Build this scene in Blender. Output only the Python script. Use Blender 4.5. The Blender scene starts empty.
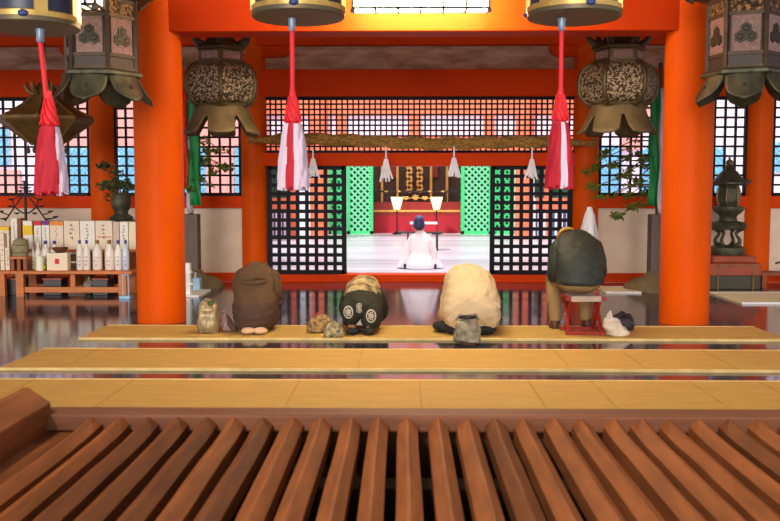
import bpy, math, random
from mathutils import Vector, Matrix, Euler, noise
from mathutils.bvhtree import BVHTree
random.seed(7)
PI = math.pi
C = bpy.context.scene.collection
sc = bpy.context.scene

# ------------------------------------------------------------------ camera
F = 900.0; CX, CY = 390.0, 260.5; H = 1.35
PSI = math.atan(14 / F); PITCH = math.atan(68.5 / F)
ROT = Euler((PI / 2 - PITCH, 0, PSI)).to_matrix()
EYE = Vector((0, 0, H))
def ray(px, py): return ROT @ Vector(((px - CX) / F, -(py - CY) / F, -1.0))
def at(px, py, Y):
    d = ray(px, py); return EYE + d * (Y / d.y)
def atz(px, py, Z):
    d = ray(px, py); return EYE + d * ((Z - H) / d.z)
def X_(px, Y, py=230): return at(px, py, Y).x
def Z_(py, Y, px=404): return at(px, py, Y).z
cam = bpy.data.cameras.new('camera'); co = bpy.data.objects.new('camera', cam); C.objects.link(co)
co.location = EYE; co.rotation_euler = (PI / 2 - PITCH, 0, PSI)
cam.sensor_width = 36; cam.sensor_fit = 'HORIZONTAL'; cam.lens = 36 * F / 780
cam.clip_start = .05; cam.clip_end = 200
cam.dof.use_dof = True; cam.dof.focus_distance = 9.5; cam.dof.aperture_fstop = 7.0
sc.camera = co

# ------------------------------------------------------------------ materials
def s2l(c):
    return tuple(((v / 255) / 12.92 if v / 255 <= .04045 else ((v / 255 + .055) / 1.055) ** 2.4) for v in c)
def mat(name, col, rough=.5, metal=0, var=.12, vscale=6, stretch=(1, 1, 1), bump=0, bscale=40, emit=0, ecol=None, spec=.5, col2=None, coat=0):
    m = bpy.data.materials.new(name); m.use_nodes = True
    nt = m.node_tree; n = nt.nodes; l = nt.links
    b = n['Principled BSDF']
    b.inputs['Roughness'].default_value = rough; b.inputs['Metallic'].default_value = metal
    b.inputs['Specular IOR Level'].default_value = spec
    b.inputs['Coat Weight'].default_value = coat
    c = s2l(col)
    tc = n.new('ShaderNodeTexCoord'); mp = n.new('ShaderNodeMapping'); mp.inputs['Scale'].default_value = stretch
    l.new(tc.outputs['Object'], mp.inputs['Vector'])
    nz = n.new('ShaderNodeTexNoise'); nz.inputs['Scale'].default_value = vscale; nz.inputs['Detail'].default_value = 5
    l.new(mp.outputs['Vector'], nz.inputs['Vector'])
    rp = n.new('ShaderNodeValToRGB')
    ca = s2l(col2) if col2 else tuple(v * (1 - var) for v in c); cb = c if col2 else tuple(min(1, v * (1 + var)) for v in c)
    rp.color_ramp.elements[0].position = .33; rp.color_ramp.elements[0].color = (*ca, 1)
    rp.color_ramp.elements[1].position = .67; rp.color_ramp.elements[1].color = (*cb, 1)
    l.new(nz.outputs['Fac'], rp.inputs['Fac']); l.new(rp.outputs['Color'], b.inputs['Base Color'])
    if bump:
        n2 = n.new('ShaderNodeTexNoise'); n2.inputs['Scale'].default_value = bscale; n2.inputs['Detail'].default_value = 4
        l.new(mp.outputs['Vector'], n2.inputs['Vector'])
        bp = n.new('ShaderNodeBump'); bp.inputs['Strength'].default_value = bump; bp.inputs['Distance'].default_value = .02
        l.new(n2.outputs['Fac'], bp.inputs['Height']); l.new(bp.outputs['Normal'], b.inputs['Normal'])
    if emit:
        b.inputs['Emission Color'].default_value = (*s2l(ecol or col), 1); b.inputs['Emission Strength'].default_value = emit
    return m
def seams(m, axis, pitch, width, dark, offset=0):
    """board joints: thin darker lines at every `pitch` metres along an object axis"""
    nt = m.node_tree; n = nt.nodes; l = nt.links; b = n['Principled BSDF']
    src = b.inputs['Base Color'].links[0].from_socket
    tc = n.new('ShaderNodeTexCoord'); sp = n.new('ShaderNodeSeparateXYZ'); l.new(tc.outputs['Object'], sp.inputs[0])
    a = n.new('ShaderNodeMath'); a.operation = 'ADD'; a.inputs[1].default_value = offset + 100 * pitch; l.new(sp.outputs[axis], a.inputs[0])
    d = n.new('ShaderNodeMath'); d.operation = 'DIVIDE'; d.inputs[1].default_value = pitch; l.new(a.outputs[0], d.inputs[0])
    fr = n.new('ShaderNodeMath'); fr.operation = 'FRACT'; l.new(d.outputs[0], fr.inputs[0])
    lt = n.new('ShaderNodeMath'); lt.operation = 'LESS_THAN'; lt.inputs[1].default_value = width / pitch; l.new(fr.outputs[0], lt.inputs[0])
    mx = n.new('ShaderNodeMix'); mx.data_type = 'RGBA'; l.new(lt.outputs[0], mx.inputs['Factor'])
    l.new(src, mx.inputs['A']); mx.inputs['B'].default_value = (*s2l(dark), 1)
    # each board a slightly different tone
    fl = n.new('ShaderNodeMath'); fl.operation = 'FLOOR'; l.new(d.outputs[0], fl.inputs[0])
    wn = n.new('ShaderNodeTexWhiteNoise'); wn.noise_dimensions = '1D'; l.new(fl.outputs[0], wn.inputs['W'])
    mr = n.new('ShaderNodeMapRange'); mr.inputs['To Min'].default_value = .8; mr.inputs['To Max'].default_value = 1.2; l.new(wn.outputs['Value'], mr.inputs['Value'])
    hs = n.new('ShaderNodeHueSaturation'); l.new(mr.outputs[0], hs.inputs['Value']); l.new(mx.outputs['Result'], hs.inputs['Color'])
    l.new(hs.outputs['Color'], b.inputs['Base Color'])
    return m
def openwork(name, dark, light, scale):
    m = mat(name, dark, .5, .4)
    nt = m.node_tree; n = nt.nodes; l = nt.links; b = n['Principled BSDF']
    tc = n.new('ShaderNodeTexCoord')
    v = n.new('ShaderNodeTexVoronoi'); v.inputs['Scale'].default_value = scale; v.feature = 'SMOOTH_F1'; v.inputs['Smoothness'].default_value = .3
    nz = n.new('ShaderNodeTexNoise'); nz.inputs['Scale'].default_value = scale * .9
    mxv = n.new('ShaderNodeMix'); mxv.data_type = 'VECTOR'; mxv.inputs['Factor'].default_value = .06
    l.new(tc.outputs['Object'], mxv.inputs['A']); l.new(nz.outputs['Color'], mxv.inputs['B']); l.new(mxv.outputs['Result'], v.inputs['Vector'])
    r = n.new('ShaderNodeValToRGB'); r.color_ramp.elements[0].position = .40; r.color_ramp.elements[0].color = (*s2l(light), 1)
    r.color_ramp.elements[1].position = .50; r.color_ramp.elements[1].color = (*s2l(dark), 1)
    l.new(v.outputs['Distance'], r.inputs['Fac']); l.new(r.outputs['Color'], b.inputs['Base Color'])
    bp = n.new('ShaderNodeBump'); bp.inputs['Strength'].default_value = .6; bp.inputs['Distance'].default_value = .01
    l.new(v.outputs['Distance'], bp.inputs['Height']); l.new(bp.outputs['Normal'], b.inputs['Normal'])
    return m

M = {}
M['verm'] = mat('vermilion_lacquer', (222, 84, 0), .5, spec=.10, var=.10, vscale=2.2, stretch=(1, 1, .35), bump=.05, bscale=25)
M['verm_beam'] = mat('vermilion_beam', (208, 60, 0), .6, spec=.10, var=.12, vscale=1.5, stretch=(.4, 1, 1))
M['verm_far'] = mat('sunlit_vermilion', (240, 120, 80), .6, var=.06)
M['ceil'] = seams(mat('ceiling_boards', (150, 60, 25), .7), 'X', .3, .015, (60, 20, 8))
M['plaster'] = mat('old_white_plaster', (224, 200, 178), .8, var=.06, vscale=2, stretch=(1, 1, 2))
M['plaster_top'] = mat('stained_plaster', (198, 162, 138), .8, var=.08, vscale=5, col2=(150, 104, 66), stretch=(.5, 1, 2))
M['lattice'] = mat('black_lacquer', (15, 12, 26), .5, var=.1, spec=.15)
M['lattice_brown'] = mat('dark_lattice_wood', (52, 34, 26), .5, var=.1)
M['floor'] = seams(mat('dark_lacquered_floor', (58, 53, 72), .11, var=.35, vscale=4, stretch=(2, .35, 1), bump=.035, bscale=11, spec=1.0), 'X', .42, .012, (30, 22, 22))
M['stage'] = seams(mat('white_stage_boards', (212, 210, 222), .3, var=.10, vscale=2, stretch=(.12, 2, 1)), 'Y', .7, .05, (150, 152, 172))  # colour bands put in for streaky reflections on the polished boards
M['goza'] = mat('woven_rush', (200, 164, 84), .8, var=.07, vscale=3, stretch=(1, 3, 1), bump=.15, bscale=160)
M['goza_edge'] = mat('rush_mat_edge', (236, 208, 140), .8)
M['goza_seam'] = mat('rush_mat_seam', (190, 150, 72), .8)
M['box_wood'] = mat('weathered_cedar', (122, 68, 32), .7, spec=.15, var=.22, vscale=7, stretch=(5, .7, 5), bump=.12, bscale=30)
M['box_wood2'] = mat('worn_cedar_dark', (98, 54, 25), .7, spec=.15, var=.25, vscale=7, stretch=(5, .7, 5), bump=.12, bscale=30)
M['box_pale'] = mat('cedar_rim', (104, 64, 44), .65, spec=.15, var=.2, vscale=5, stretch=(.6, 5, 5), bump=.1)
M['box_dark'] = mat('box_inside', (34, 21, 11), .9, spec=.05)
M['box_shade'] = mat('shaded_cedar', (58, 36, 20), .85, spec=.1)  # cedar coloured darker to paint in the shade below the rim
M['apron'] = mat('dull_bronze_apron', (112, 92, 60), .6, .2, var=.2, vscale=7)
M['bronze'] = mat('dark_bronze', (96, 80, 52), .45, .55, var=.3, vscale=9)
M['verdi'] = mat('verdigris_bronze', (88, 88, 66), .5, .4, var=.25, vscale=8, col2=(58, 54, 42))
M['brown_bronze'] = mat('brown_bronze', (118, 88, 44), .5, .4, var=.3, vscale=8)
M['open'] = openwork('openwork_bronze', (62, 50, 34), (204, 178, 142), 40)
M['frame_dk'] = mat('dark_brown_bronze', (70, 54, 36), .5, .4, var=.25, vscale=8)
M['openfine'] = openwork('openwork_frieze', (56, 40, 28), (196, 150, 100), 34)
M['mesh'] = openwork('lantern_screen', (150, 118, 112), (210, 176, 168), 70)
M['emblem'] = mat('emblem_bronze', (52, 46, 34), .5, .4)
M['gold'] = mat('polished_gold', (206, 166, 90), .35, .6, var=.1)
M['navy'] = mat('dark_blue_lacquer', (34, 40, 66), .35)
M['bell_plate'] = mat('aged_brass_plate', (112, 98, 62), .45, .5, var=.25, vscale=5, col2=(96, 86, 74))
M['navy_blue'] = mat('blue_enamel', (44, 62, 120), .4)
M['steel'] = mat('pale_steel', (150, 165, 185), .35, .7)
M['red_cord'] = mat('red_silk', (236, 34, 44), .6, var=.15, vscale=30, stretch=(3, 3, .3))
M['crimson'] = mat('crimson_strands', (196, 10, 40), .65, var=.25, vscale=40, stretch=(3, 3, .15))
M['white_tassel'] = mat('white_strands', (232, 208, 224), .65, var=.1, vscale=40, stretch=(3, 3, .15))
M['rope'] = mat('rice_straw', (164, 122, 56), .9, var=.5, vscale=22, stretch=(1, 2, 2), bump=.9, bscale=45)
M['paper'] = mat('white_paper', (245, 240, 246), .8, var=.04)
M['lamp_paper'] = mat('glowing_paper', (255, 250, 235), .8, emit=85, ecol=(255, 240, 188))
M['lamp_paper_dim'] = mat('softly_glowing_paper', (255, 248, 230), .8, emit=5, ecol=(255, 236, 180))
M['bonbori'] = mat('glowing_shade', (255, 240, 190), .8, emit=1.1, ecol=(255, 236, 170))
M['black'] = mat('black_iron', (26, 24, 30), .5, .3)
M['black_wood'] = mat('black_wood', (34, 30, 34), .45)
M['mint'] = mat('mint_green_paint', (60, 214, 130), .6, var=.05)
M['mint_pale'] = mat('pale_mint_paint', (120, 226, 172), .6, var=.05)
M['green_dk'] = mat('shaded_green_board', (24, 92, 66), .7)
M['altar_dk'] = mat('dark_shrine_wood', (84, 62, 50), .7, var=.2)
M['altar_gold'] = mat('gilded_wood', (232, 178, 92), .5, .2)
M['crim_cloth'] = mat('crimson_cloth', (176, 30, 48), .75)
M['red_wood'] = mat('red_lacquer_wood', (150, 36, 30), .5)
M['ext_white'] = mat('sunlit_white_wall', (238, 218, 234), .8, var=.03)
M['ext_pink'] = mat('pink_plaster', (236, 158, 150), .8, var=.06)
M['ext_blue'] = mat('pale_blue_shutter', (190, 222, 246), .7)
M['ext_cyan'] = mat('cyan_lattice', (110, 192, 230), .7)
M['ext_navy'] = mat('slate_blue_shutter', (58, 84, 120), .7)
M['pine'] = mat('orange_pine', (196, 110, 48), .5, var=.15, vscale=8, stretch=(.5, 4, 4))
M['pine_dk'] = mat('dark_pine', (140, 70, 30), .55, var=.2)
M['carton'] = mat('cream_carton', (240, 222, 196), .7, var=.03)
M['carton2'] = mat('white_carton', (244, 238, 226), .7, var=.03)
M['carton3'] = mat('grey_pink_carton', (214, 190, 178), .7, var=.05)
M['bottle'] = mat('frosted_white_glass', (238, 230, 222), .3, var=.03, spec=.6)
M['bottle2'] = mat('clear_pale_glass', (200, 214, 236), .15, var=.03, spec=.7)
M['cap_blue'] = mat('blue_cap', (44, 62, 150), .4)
M['cap_brown'] = mat('brown_cap', (140, 92, 40), .5)
M['red'] = mat('red_print', (214, 34, 34), .6)
M['yellow'] = mat('yellow_print', (246, 204, 30), .6)
M['purple'] = mat('purple_print', (110, 44, 130), .6)
M['ink'] = mat('black_ink', (66, 54, 50), .7)
M['orange_print'] = mat('orange_print', (230, 140, 50), .6)
M['leafgreen'] = mat('yellow_green_print', (160, 190, 40), .6)
M['straw_grey'] = mat('grey_green_straw', (146, 140, 106), .85, var=.15, vscale=20)
M['leaf'] = mat('green_leaf', (98, 112, 34), .6, var=.35, vscale=12)
M['leaf_dk'] = mat('dark_green_leaf', (62, 84, 44), .6, var=.35, vscale=12)
M['twig'] = mat('brown_twig', (90, 60, 36), .8)
M['silk_green'] = mat('green_silk', (10, 130, 62), .6, var=.1)
M['silk_red'] = mat('red_silk_streamer', (214, 48, 20), .6)
M['silk_white'] = mat('white_silk', (205, 195, 205), .6)
M['silk_purple'] = mat('purple_silk', (70, 50, 130), .6)
M['silk_teal'] = mat('teal_silk', (60, 130, 150), .6)
M['post'] = mat('grey_brown_post', (96, 78, 68), .6, var=.15, stretch=(3, 3, .4))
M['mound'] = mat('brown_stone', (122, 102, 72), .9, var=.2, vscale=6, bump=.4, bscale=20)
M['blue_plastic'] = mat('light_blue_plastic', (150, 190, 226), .4)
M['white_board'] = mat('white_board', (236, 238, 238), .6)
M['stand_red'] = mat('red_brown_stand', (150, 62, 34), .5, var=.15)
M['stand_dk'] = mat('dark_stand', (62, 58, 44), .6)
M['tatami'] = mat('pale_tatami', (250, 234, 192), .8, var=.05)
# people
M['skin'] = mat('skin', (214, 160, 128), .55, var=.05)
M['hair'] = mat('black_hair', (24, 20, 20), .5)
M['hairgrey'] = mat('grey_hair', (120, 105, 90), .6)
M['parka'] = mat('brown_parka', (92, 66, 40), .85, var=.12, vscale=8, bump=.5, bscale=11)
M['parka_dk'] = mat('dark_brown_parka_skirt', (78, 55, 42), .85, var=.1, vscale=8, bump=.4, bscale=11)
M['sock'] = mat('beige_sock', (222, 186, 150), .85)
M['happi'] = mat('black_green_cotton', (44, 44, 30), .85, var=.2, vscale=10, bump=.5, bscale=11)
M['camo'] = mat('camouflage_cloth', (214, 192, 140), .85, vscale=11, col2=(92, 72, 44))
M['crest'] = mat('grey_white_crest_print', (206, 196, 178), .8)
M['quilt'] = mat('cream_quilting', (222, 196, 156), .85, var=.07, vscale=9, bump=.7, bscale=26)
M['dark_cloth'] = mat('black_trousers', (36, 34, 36), .85)
M['jacket'] = mat('black_green_jacket', (42, 48, 40), .6, var=.15, vscale=8, bump=.55, bscale=10)
M['khaki'] = mat('khaki_trousers', (146, 118, 76), .85, var=.1)
M['shoe'] = mat('brown_shoe', (92, 56, 36), .6)
M['cap_tan'] = mat('tan_cap', (190, 146, 78), .85)
M['robe'] = mat('white_robe', (240, 234, 240), .75, var=.03)
M['robe_shade'] = mat('sleeve_shade', (52, 50, 78), .8)  # dark tone painting the shadow at the sleeve bottoms
M['eboshi'] = mat('black_gauze', (38, 48, 92), .6)
M['seatcloth'] = mat('grey_canvas', (190, 168, 150), .85)
M['stoolred'] = mat('red_lacquer_stool', (156, 32, 16), .4)
M['silver_bag'] = mat('silver_gold_vinyl', (160, 140, 104), .38, .3, var=.3, vscale=12, stretch=(2, 2, .5), bump=.5, bscale=16)
M['plastic'] = mat('grey_clear_plastic', (172, 160, 136), .25, var=.25, vscale=14, col2=(110, 108, 90))
M['plastic_lilac'] = mat('lilac_plastic', (150, 120, 122), .35, var=.2, vscale=9)
M['white_bag'] = mat('white_plastic_bag', (226, 212, 192), .45, var=.06)
M['black_bag'] = mat('black_nylon_bag', (44, 34, 42), .5)
M['tan_bag'] = mat('tan_patterned_bag', (196, 158, 92), .8, vscale=30, col2=(92, 70, 62))
M['grey_bag'] = mat('grey_patterned_bag', (190, 176, 130), .8, vscale=26, col2=(64, 62, 50))

# ------------------------------------------------------------------ mesh helpers
class MB:
    def __init__(s): s.v = []; s.f = []
    def add(s, vs, fs):
        b = len(s.v); s.v += [Vector(v) for v in vs]; s.f += [tuple(i + b for i in f) for f in fs]; return s
    def box(s, lo, hi):
        x0, y0, z0 = lo; x1, y1, z1 = hi
        return s.add([(x0, y0, z0), (x1, y0, z0), (x1, y1, z0), (x0, y1, z0), (x0, y0, z1), (x1, y0, z1), (x1, y1, z1), (x0, y1, z1)],
                     [(0, 3, 2, 1), (4, 5, 6, 7), (0, 1, 5, 4), (1, 2, 6, 5), (2, 3, 7, 6), (3, 0, 4, 7)])
    def bar(s, a, b, w, h=None, up=(0, 0, 1)):
        """rectangular bar from a to b, w wide, h high"""
        a = Vector(a); b = Vector(b); h = h or w; d = (b - a).normalized(); u = Vector(up)
        if abs(d.dot(u)) > .99: u = Vector((0, 1, 0))
        x = d.cross(u).normalized() * (w / 2); z = x.cross(d).normalized() * (h / 2)
        return s.add([a - x - z, a + x - z, a + x + z, a - x + z, b - x - z, b + x - z, b + x + z, b - x + z],
                     [(0, 1, 2, 3), (7, 6, 5, 4), (0, 4, 5, 1), (1, 5, 6, 2), (2, 6, 7, 3), (3, 7, 4, 0)])
    def tube(s, path, r, n=10, cap=True):
        P = [Vector(p) for p in path]; rr = r if isinstance(r, (list, tuple)) else [r] * len(P)
        rings = []; x = None
        for i, p in enumerate(P):
            d = (P[min(i + 1, len(P) - 1)] - P[max(i - 1, 0)]).normalized()
            if x is None: x = d.orthogonal().normalized()
            x = (x - d * x.dot(d)).normalized(); y = d.cross(x)
            rings.append([p + (x * math.cos(2 * PI * k / n) + y * math.sin(2 * PI * k / n)) * rr[i] for k in range(n)])
        return s.loft(rings, cap)
    def loft(s, rings, cap=True, closed=True):
        n = len(rings[0]); vs = [p for r in rings for p in r]; fs = []
        for i in range(len(rings) - 1):
            for k in range(n if closed else n - 1):
                k2 = (k + 1) % n
                fs.append((i * n + k, i * n + k2, (i + 1) * n + k2, (i + 1) * n + k))
        if cap:
            fs.append(tuple(range(n - 1, -1, -1))); fs.append(tuple((len(rings) - 1) * n + k for k in range(n)))
        return s.add(vs, fs)
    def lathe(s, prof, n=32, c=(0, 0, 0), phase=0, cap=True):
        c = Vector(c)
        return s.loft([[c + Vector((max(r, .0005) * math.cos(2 * PI * k / n + phase), max(r, .0005) * math.sin(2 * PI * k / n + phase), z)) for k in range(n)] for r, z in prof], cap)
    def prism(s, poly, y0, y1):
        """x,z outline extruded along y"""
        n = len(poly)
        vs = [(x, y0, z) for x, z in poly] + [(x, y1, z) for x, z in poly]
        fs = [tuple(range(n)), tuple(range(2 * n - 1, n - 1, -1))] + [(k, k + n, (k + 1) % n + n, (k + 1) % n) for k in range(n)]
        return s.add(vs, fs)
    def ell(s, c, r, n=20, m=12, rot=None):
        c = Vector(c); rings = []
        for i in range(m + 1):
            t = -PI / 2 + PI * i / m; cr = max(math.cos(t), .01)
            rings.append([Vector((r[0] * cr * math.cos(2 * PI * k / n), r[1] * cr * math.sin(2 * PI * k / n), r[2] * math.sin(t))) for k in range(n)])
        rings = [[c + (rot @ p if rot else p) for p in q] for q in rings]
        return s.loft(rings)
    def xf(s, m, start=0):
        for i in range(start, len(s.v)): s.v[i] = m @ s.v[i]
        return s
    def noise(s, amp, scale, seed=0, start=0):
        for i in range(start, len(s.v)):
            p = s.v[i]; q = p * scale + Vector((seed, seed * 1.7, -seed))
            s.v[i] = p + Vector((noise.noise(q), noise.noise(q + Vector((31, 7, 3))), noise.noise(q + Vector((5, 17, 43))))) * amp
        return s
    def build(s, name, m, parent=None, world=False, smooth=None, bevel=0, sub=0, solid=0):
        me = bpy.data.meshes.new(name)
        off = parent_origin(parent) if (world and parent) else Vector((0, 0, 0))
        me.from_pydata([tuple(p - off) for p in s.v], [], s.f); me.update()
        o = bpy.data.objects.new(name, me); C.objects.link(o)
        me.materials.append(M[m] if isinstance(m, str) else m)
        import bmesh
        bm = bmesh.new(); bm.from_mesh(me); bmesh.ops.recalc_face_normals(bm, faces=bm.faces); bm.to_mesh(me); bm.free()
        if smooth is not None:
            for p in me.polygons: p.use_smooth = True
            me.set_sharp_from_angle(angle=math.radians(smooth))
        if solid:
            k = o.modifiers.new('solid', 'SOLIDIFY'); k.thickness = solid; k.offset = 0
        if bevel:
            k = o.modifiers.new('bevel', 'BEVEL'); k.width = bevel; k.segments = 2; k.limit_method = 'ANGLE'
        if sub:
            k = o.modifiers.new('sub', 'SUBSURF'); k.levels = sub; k.render_levels = sub
        if parent: o.parent = parent
        return o
def parent_origin(p):
    v = Vector((0, 0, 0))
    while p: v = v + Vector(p.location); p = p.parent
    return v
def thing(name, label, cat, loc=(0, 0, 0), rz=0, group=None):
    o = bpy.data.objects.new(name, None); C.objects.link(o); o.empty_display_size = .1
    o.location = loc; o.rotation_euler = (0, 0, rz); o['label'] = label; o['category'] = cat
    if group: o['group'] = group
    return o
def tag(o, label, cat, group=None, kind=None):
    o['label'] = label; o['category'] = cat
    if group: o['group'] = group
    if kind: o['kind'] = kind
    return o
def struct(o, label=None, cat=None):
    o['kind'] = 'structure'
    if label: o['label'] = label; o['category'] = cat
    return o
def dup(root, loc, label, group=None, rz=None):
    r = root.copy(); C.objects.link(r); r.location = loc; r['label'] = label
    if rz is not None: r.rotation_euler = (0, 0, rz)
    if group: r['group'] = group
    for ch in list(root.children):
        c = ch.copy(); C.objects.link(c); c.parent = r
        for g in list(ch.children):
            d = g.copy(); C.objects.link(d); d.parent = c
    return r
def ring(c, rx, ry, pitch=0, n=28, e=2.0, yaw=0):
    R = Euler((pitch, 0, yaw)).to_matrix(); out = []
    for k in range(n):
        t = 2 * PI * k / n; a, b = math.cos(t), math.sin(t)
        out.append(Vector(c) + R @ Vector((rx * math.copysign(abs(a) ** (2 / e), a), ry * math.copysign(abs(b) ** (2 / e), b), 0)))
    return out
def cat(keys, m):
    """Catmull-Rom through rows of numbers"""
    out = []
    for i in range(len(keys) - 1):
        p0 = keys[max(i - 1, 0)]; p1 = keys[i]; p2 = keys[i + 1]; p3 = keys[min(i + 2, len(keys) - 1)]
        for j in range(m):
            t = j / m
            out.append([.5 * (2 * b + (c - a) * t + (2 * a - 5 * b + 4 * c - d) * t * t + (3 * b - a - 3 * c + d) * t ** 3) for a, b, c, d in zip(p0, p1, p2, p3)])
    out.append(list(keys[-1])); return out
def body_loft(keys, m=4, n=40, e=2.3):
    """keys: (x, y, z, rx, ry, pitch) -> smooth stack of rings"""
    return [ring((k[0], k[1], k[2]), max(k[3], .004), max(k[4], .004), k[5], n, e) for k in cat(keys, m)]

# ------------------------------------------------------------------ the setting
W = 13.5                                                   # plane of the rear screen wall
def Zw(py): return Z_(py, W)
zs_base, zs_panel, zs_rail, zs_win, zs_beam, zs_band = .135, 1.11, 1.29, Zw(97), Zw(70), Zw(46)
CEIL = 4.4
struct(MB().box((-12, -1.2, -.2), (12, 13.45, 0)).build('floor', 'floor'), 'dark glossy plank floor of the worship hall', 'floor')
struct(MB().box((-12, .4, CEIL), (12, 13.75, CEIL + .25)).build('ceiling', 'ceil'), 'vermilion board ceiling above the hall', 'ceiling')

def column(px, py, Y, r, label, z1=CEIL, z0=0):
    x = at(px, py, Y).x
    o = MB().lathe([(r, z0), (r, z1)], 48).build('column', 'verm', smooth=40)
    o.location = (x, Y, 0)
    return struct(o, label, 'column')
COLX = []
for px, lab in ((162.3, 'thick vermilion front column behind the grey bag and left hexagonal lantern'), (683.4, 'thick vermilion front column below the right hexagonal lantern')):
    o = column(px, 330, 9.34, .249, lab); COLX.append(o.location.x)
BX = []
for px, lab in ((105, 'vermilion wall column behind the vase of leaves'), (255, 'vermilion wall column beside the left lattice door'),
                (584.5, 'vermilion wall column behind the man on the stool'), (756, 'vermilion wall column beside the bronze floor lantern')):
    o = column(px, 230, W + .06, .195, lab); BX.append(o.location.x)
xl, xr = -11.8, 11.8
# beams
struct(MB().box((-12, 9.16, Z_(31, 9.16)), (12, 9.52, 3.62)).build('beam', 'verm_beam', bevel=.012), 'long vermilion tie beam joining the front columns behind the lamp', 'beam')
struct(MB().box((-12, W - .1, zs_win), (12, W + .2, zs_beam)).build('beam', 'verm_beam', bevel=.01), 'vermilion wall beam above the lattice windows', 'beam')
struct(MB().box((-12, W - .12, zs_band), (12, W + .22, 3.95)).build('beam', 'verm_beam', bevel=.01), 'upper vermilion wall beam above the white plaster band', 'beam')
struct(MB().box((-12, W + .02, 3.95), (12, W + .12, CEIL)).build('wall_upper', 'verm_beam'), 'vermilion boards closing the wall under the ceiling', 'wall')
struct(MB().box((-12, W + .02, zs_beam), (12, W + .1, zs_band)).build('wall_band', 'plaster_top'), 'stained white plaster band between two wall beams', 'wall')
# stepped bracket arms over the rear columns
for i, bx in enumerate(BX):
    top, mid, bot = zs_band, Zw(57.5), zs_beam
    pl = [(-.16, bot), (.16, bot), (.17, mid)]
    pl += [(.42 + .16 * math.sin(a), mid + .16 - .16 * math.cos(a)) for a in [PI / 2 * k / 6 for k in range(7)]] + [(.58, top)]
    pl += [(-x, z) for x, z in reversed(pl[2:])]
    o = MB().prism([(bx + x, z) for x, z in pl], W - .06, W + .1).build('bracket_arm', 'verm_beam')
    struct(o, 'boat shaped vermilion bracket over the %s rear column' % ['leftmost', 'second', 'third', 'rightmost'][i], 'bracket')
struct(MB().box((-12.2, 11.9, 0), (-11.8, 13.7, CEIL)).build('wall_left', 'plaster'), 'short cream side wall at the far left corner', 'wall')
struct(MB().box((11.8, 11.9, 0), (12.2, 13.7, CEIL)).build('wall_right', 'plaster'), 'short cream side wall at the far right corner', 'wall')
# rear wall of each bay: base beam, plaster panel, rail
bays = [(xl, BX[0], 'left'), (BX[0], BX[1], 'leaf'), (BX[2], BX[3], 'lantern'), (BX[3], xr, 'right')]
for a, b, nm in bays:
    where = {'left': 'behind the sake cartons', 'leaf': 'behind the left front column', 'lantern': 'behind the right front column', 'right': 'at the right edge'}[nm]
    struct(MB().box((a, W - .02, 0), (b, W + .16, zs_base)).build('trim_1', 'verm_beam'), 'vermilion base beam of the wall ' + where, 'beam')
    struct(MB().box((a, W + .03, zs_base), (b, W + .1, zs_panel)).build('wall_panel', 'plaster'), 'cream plaster dado panel of the wall ' + where, 'wall')
    struct(MB().box((a, W - .04, zs_panel), (b, W + .18, zs_rail)).build('trim_2', 'verm_beam'), 'vermilion rail under the lattice window ' + where, 'rail')
struct(MB().box((BX[1], W - .08, 0), (BX[2], W + .22, .115)).build('trim_3', 'verm_beam', bevel=.008), 'vermilion threshold beam below the lattice doors', 'threshold')
zl0, zl1 = Zw(166), Zw(153)
struct(MB().box((BX[1], W - .08, zl0), (BX[2], W + .2, zl1)).build('trim_4', 'verm_beam', bevel=.008), 'vermilion lintel above the open doorway', 'lintel')

def lattice(x0, x1, z0, z1, nx, nz, wb, y0, y1, edge):
    m = MB()
    for i in range(1, nx):
        x = x0 + (x1 - x0) * i / nx; m.box((x - wb / 2, y0, z0), (x + wb / 2, y1, z1))
    for j in range(1, nz):
        z = z0 + (z1 - z0) * j / nz; m.box((x0, y0 + .004, z - wb / 2), (x1, y1 - .004, z + wb / 2))
    f = MB()
    f.box((x0 - edge / 2, y0 - .01, z0 - edge / 2), (x0 + edge / 2, y1 + .01, z1 + edge / 2)); f.box((x1 - edge / 2, y0 - .01, z0 - edge / 2), (x1 + edge / 2, y1 + .01, z1 + edge / 2))
    f.box((x0, y0 - .01, z0 - edge / 2), (x1, y1 + .01, z0 + edge / 2)); f.box((x0, y0 - .01, z1 - edge / 2), (x1, y1 + .01, z1 + edge / 2))
    return m, f
def window(name, x0, x1, z0, z1, nx, nz, wb, label, mt='lattice', edge=.05, cat_='window'):
    t = thing(name, label, cat_, ((x0 + x1) / 2, W, z0)); t['kind'] = 'structure'
    m, f = lattice(x0, x1, z0, z1, nx, nz, wb, W + .02, W + .06, edge)
    m.build('lattice_bars', mt, t, world=True); f.build('frame', mt, t, world=True)
    return t
zb, zt = zs_rail + .025, zs_win - .02
PW = .16
def nx_(a, b): return max(1, round((b - a) / PW))
for name, a, b, lab in (('window_1', xl, BX[0] - .2, 'black lattice window behind the sake cartons, blue and white light in it'),
                        ('window_2', BX[0] + .2, BX[1] - .2, 'black lattice window behind the left front column, pink light in it'),
                        ('window_3', BX[2] + .2, BX[3] - .2, 'black lattice window behind the sprays of leaves and right front column'),
                        ('window_4', BX[3] + .2, xr, 'black lattice window cut by the right edge of the photo')):
    window(name, a, b, zb, zt, nx_(a, b), 10, .030, lab)
x0, x1 = BX[1] + .17, BX[2] - .17
window('window_5', x0, x1, zl1 + .02, zt, 56, 10, .024, 'wide fine black lattice transom above the doorway', edge=.04)
dz0, dz1 = .14, zl0 - .02
dl0, dl1 = at(269.5, 220, W).x, at(344, 220, W).x
dr0, dr1 = at(492.5, 220, W).x, at(570, 220, W).x
window('door_1', dl0, dl1, dz0, dz1, 8, 12, .054, 'black lattice sliding door left of the open doorway', edge=.07, cat_='door')
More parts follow.
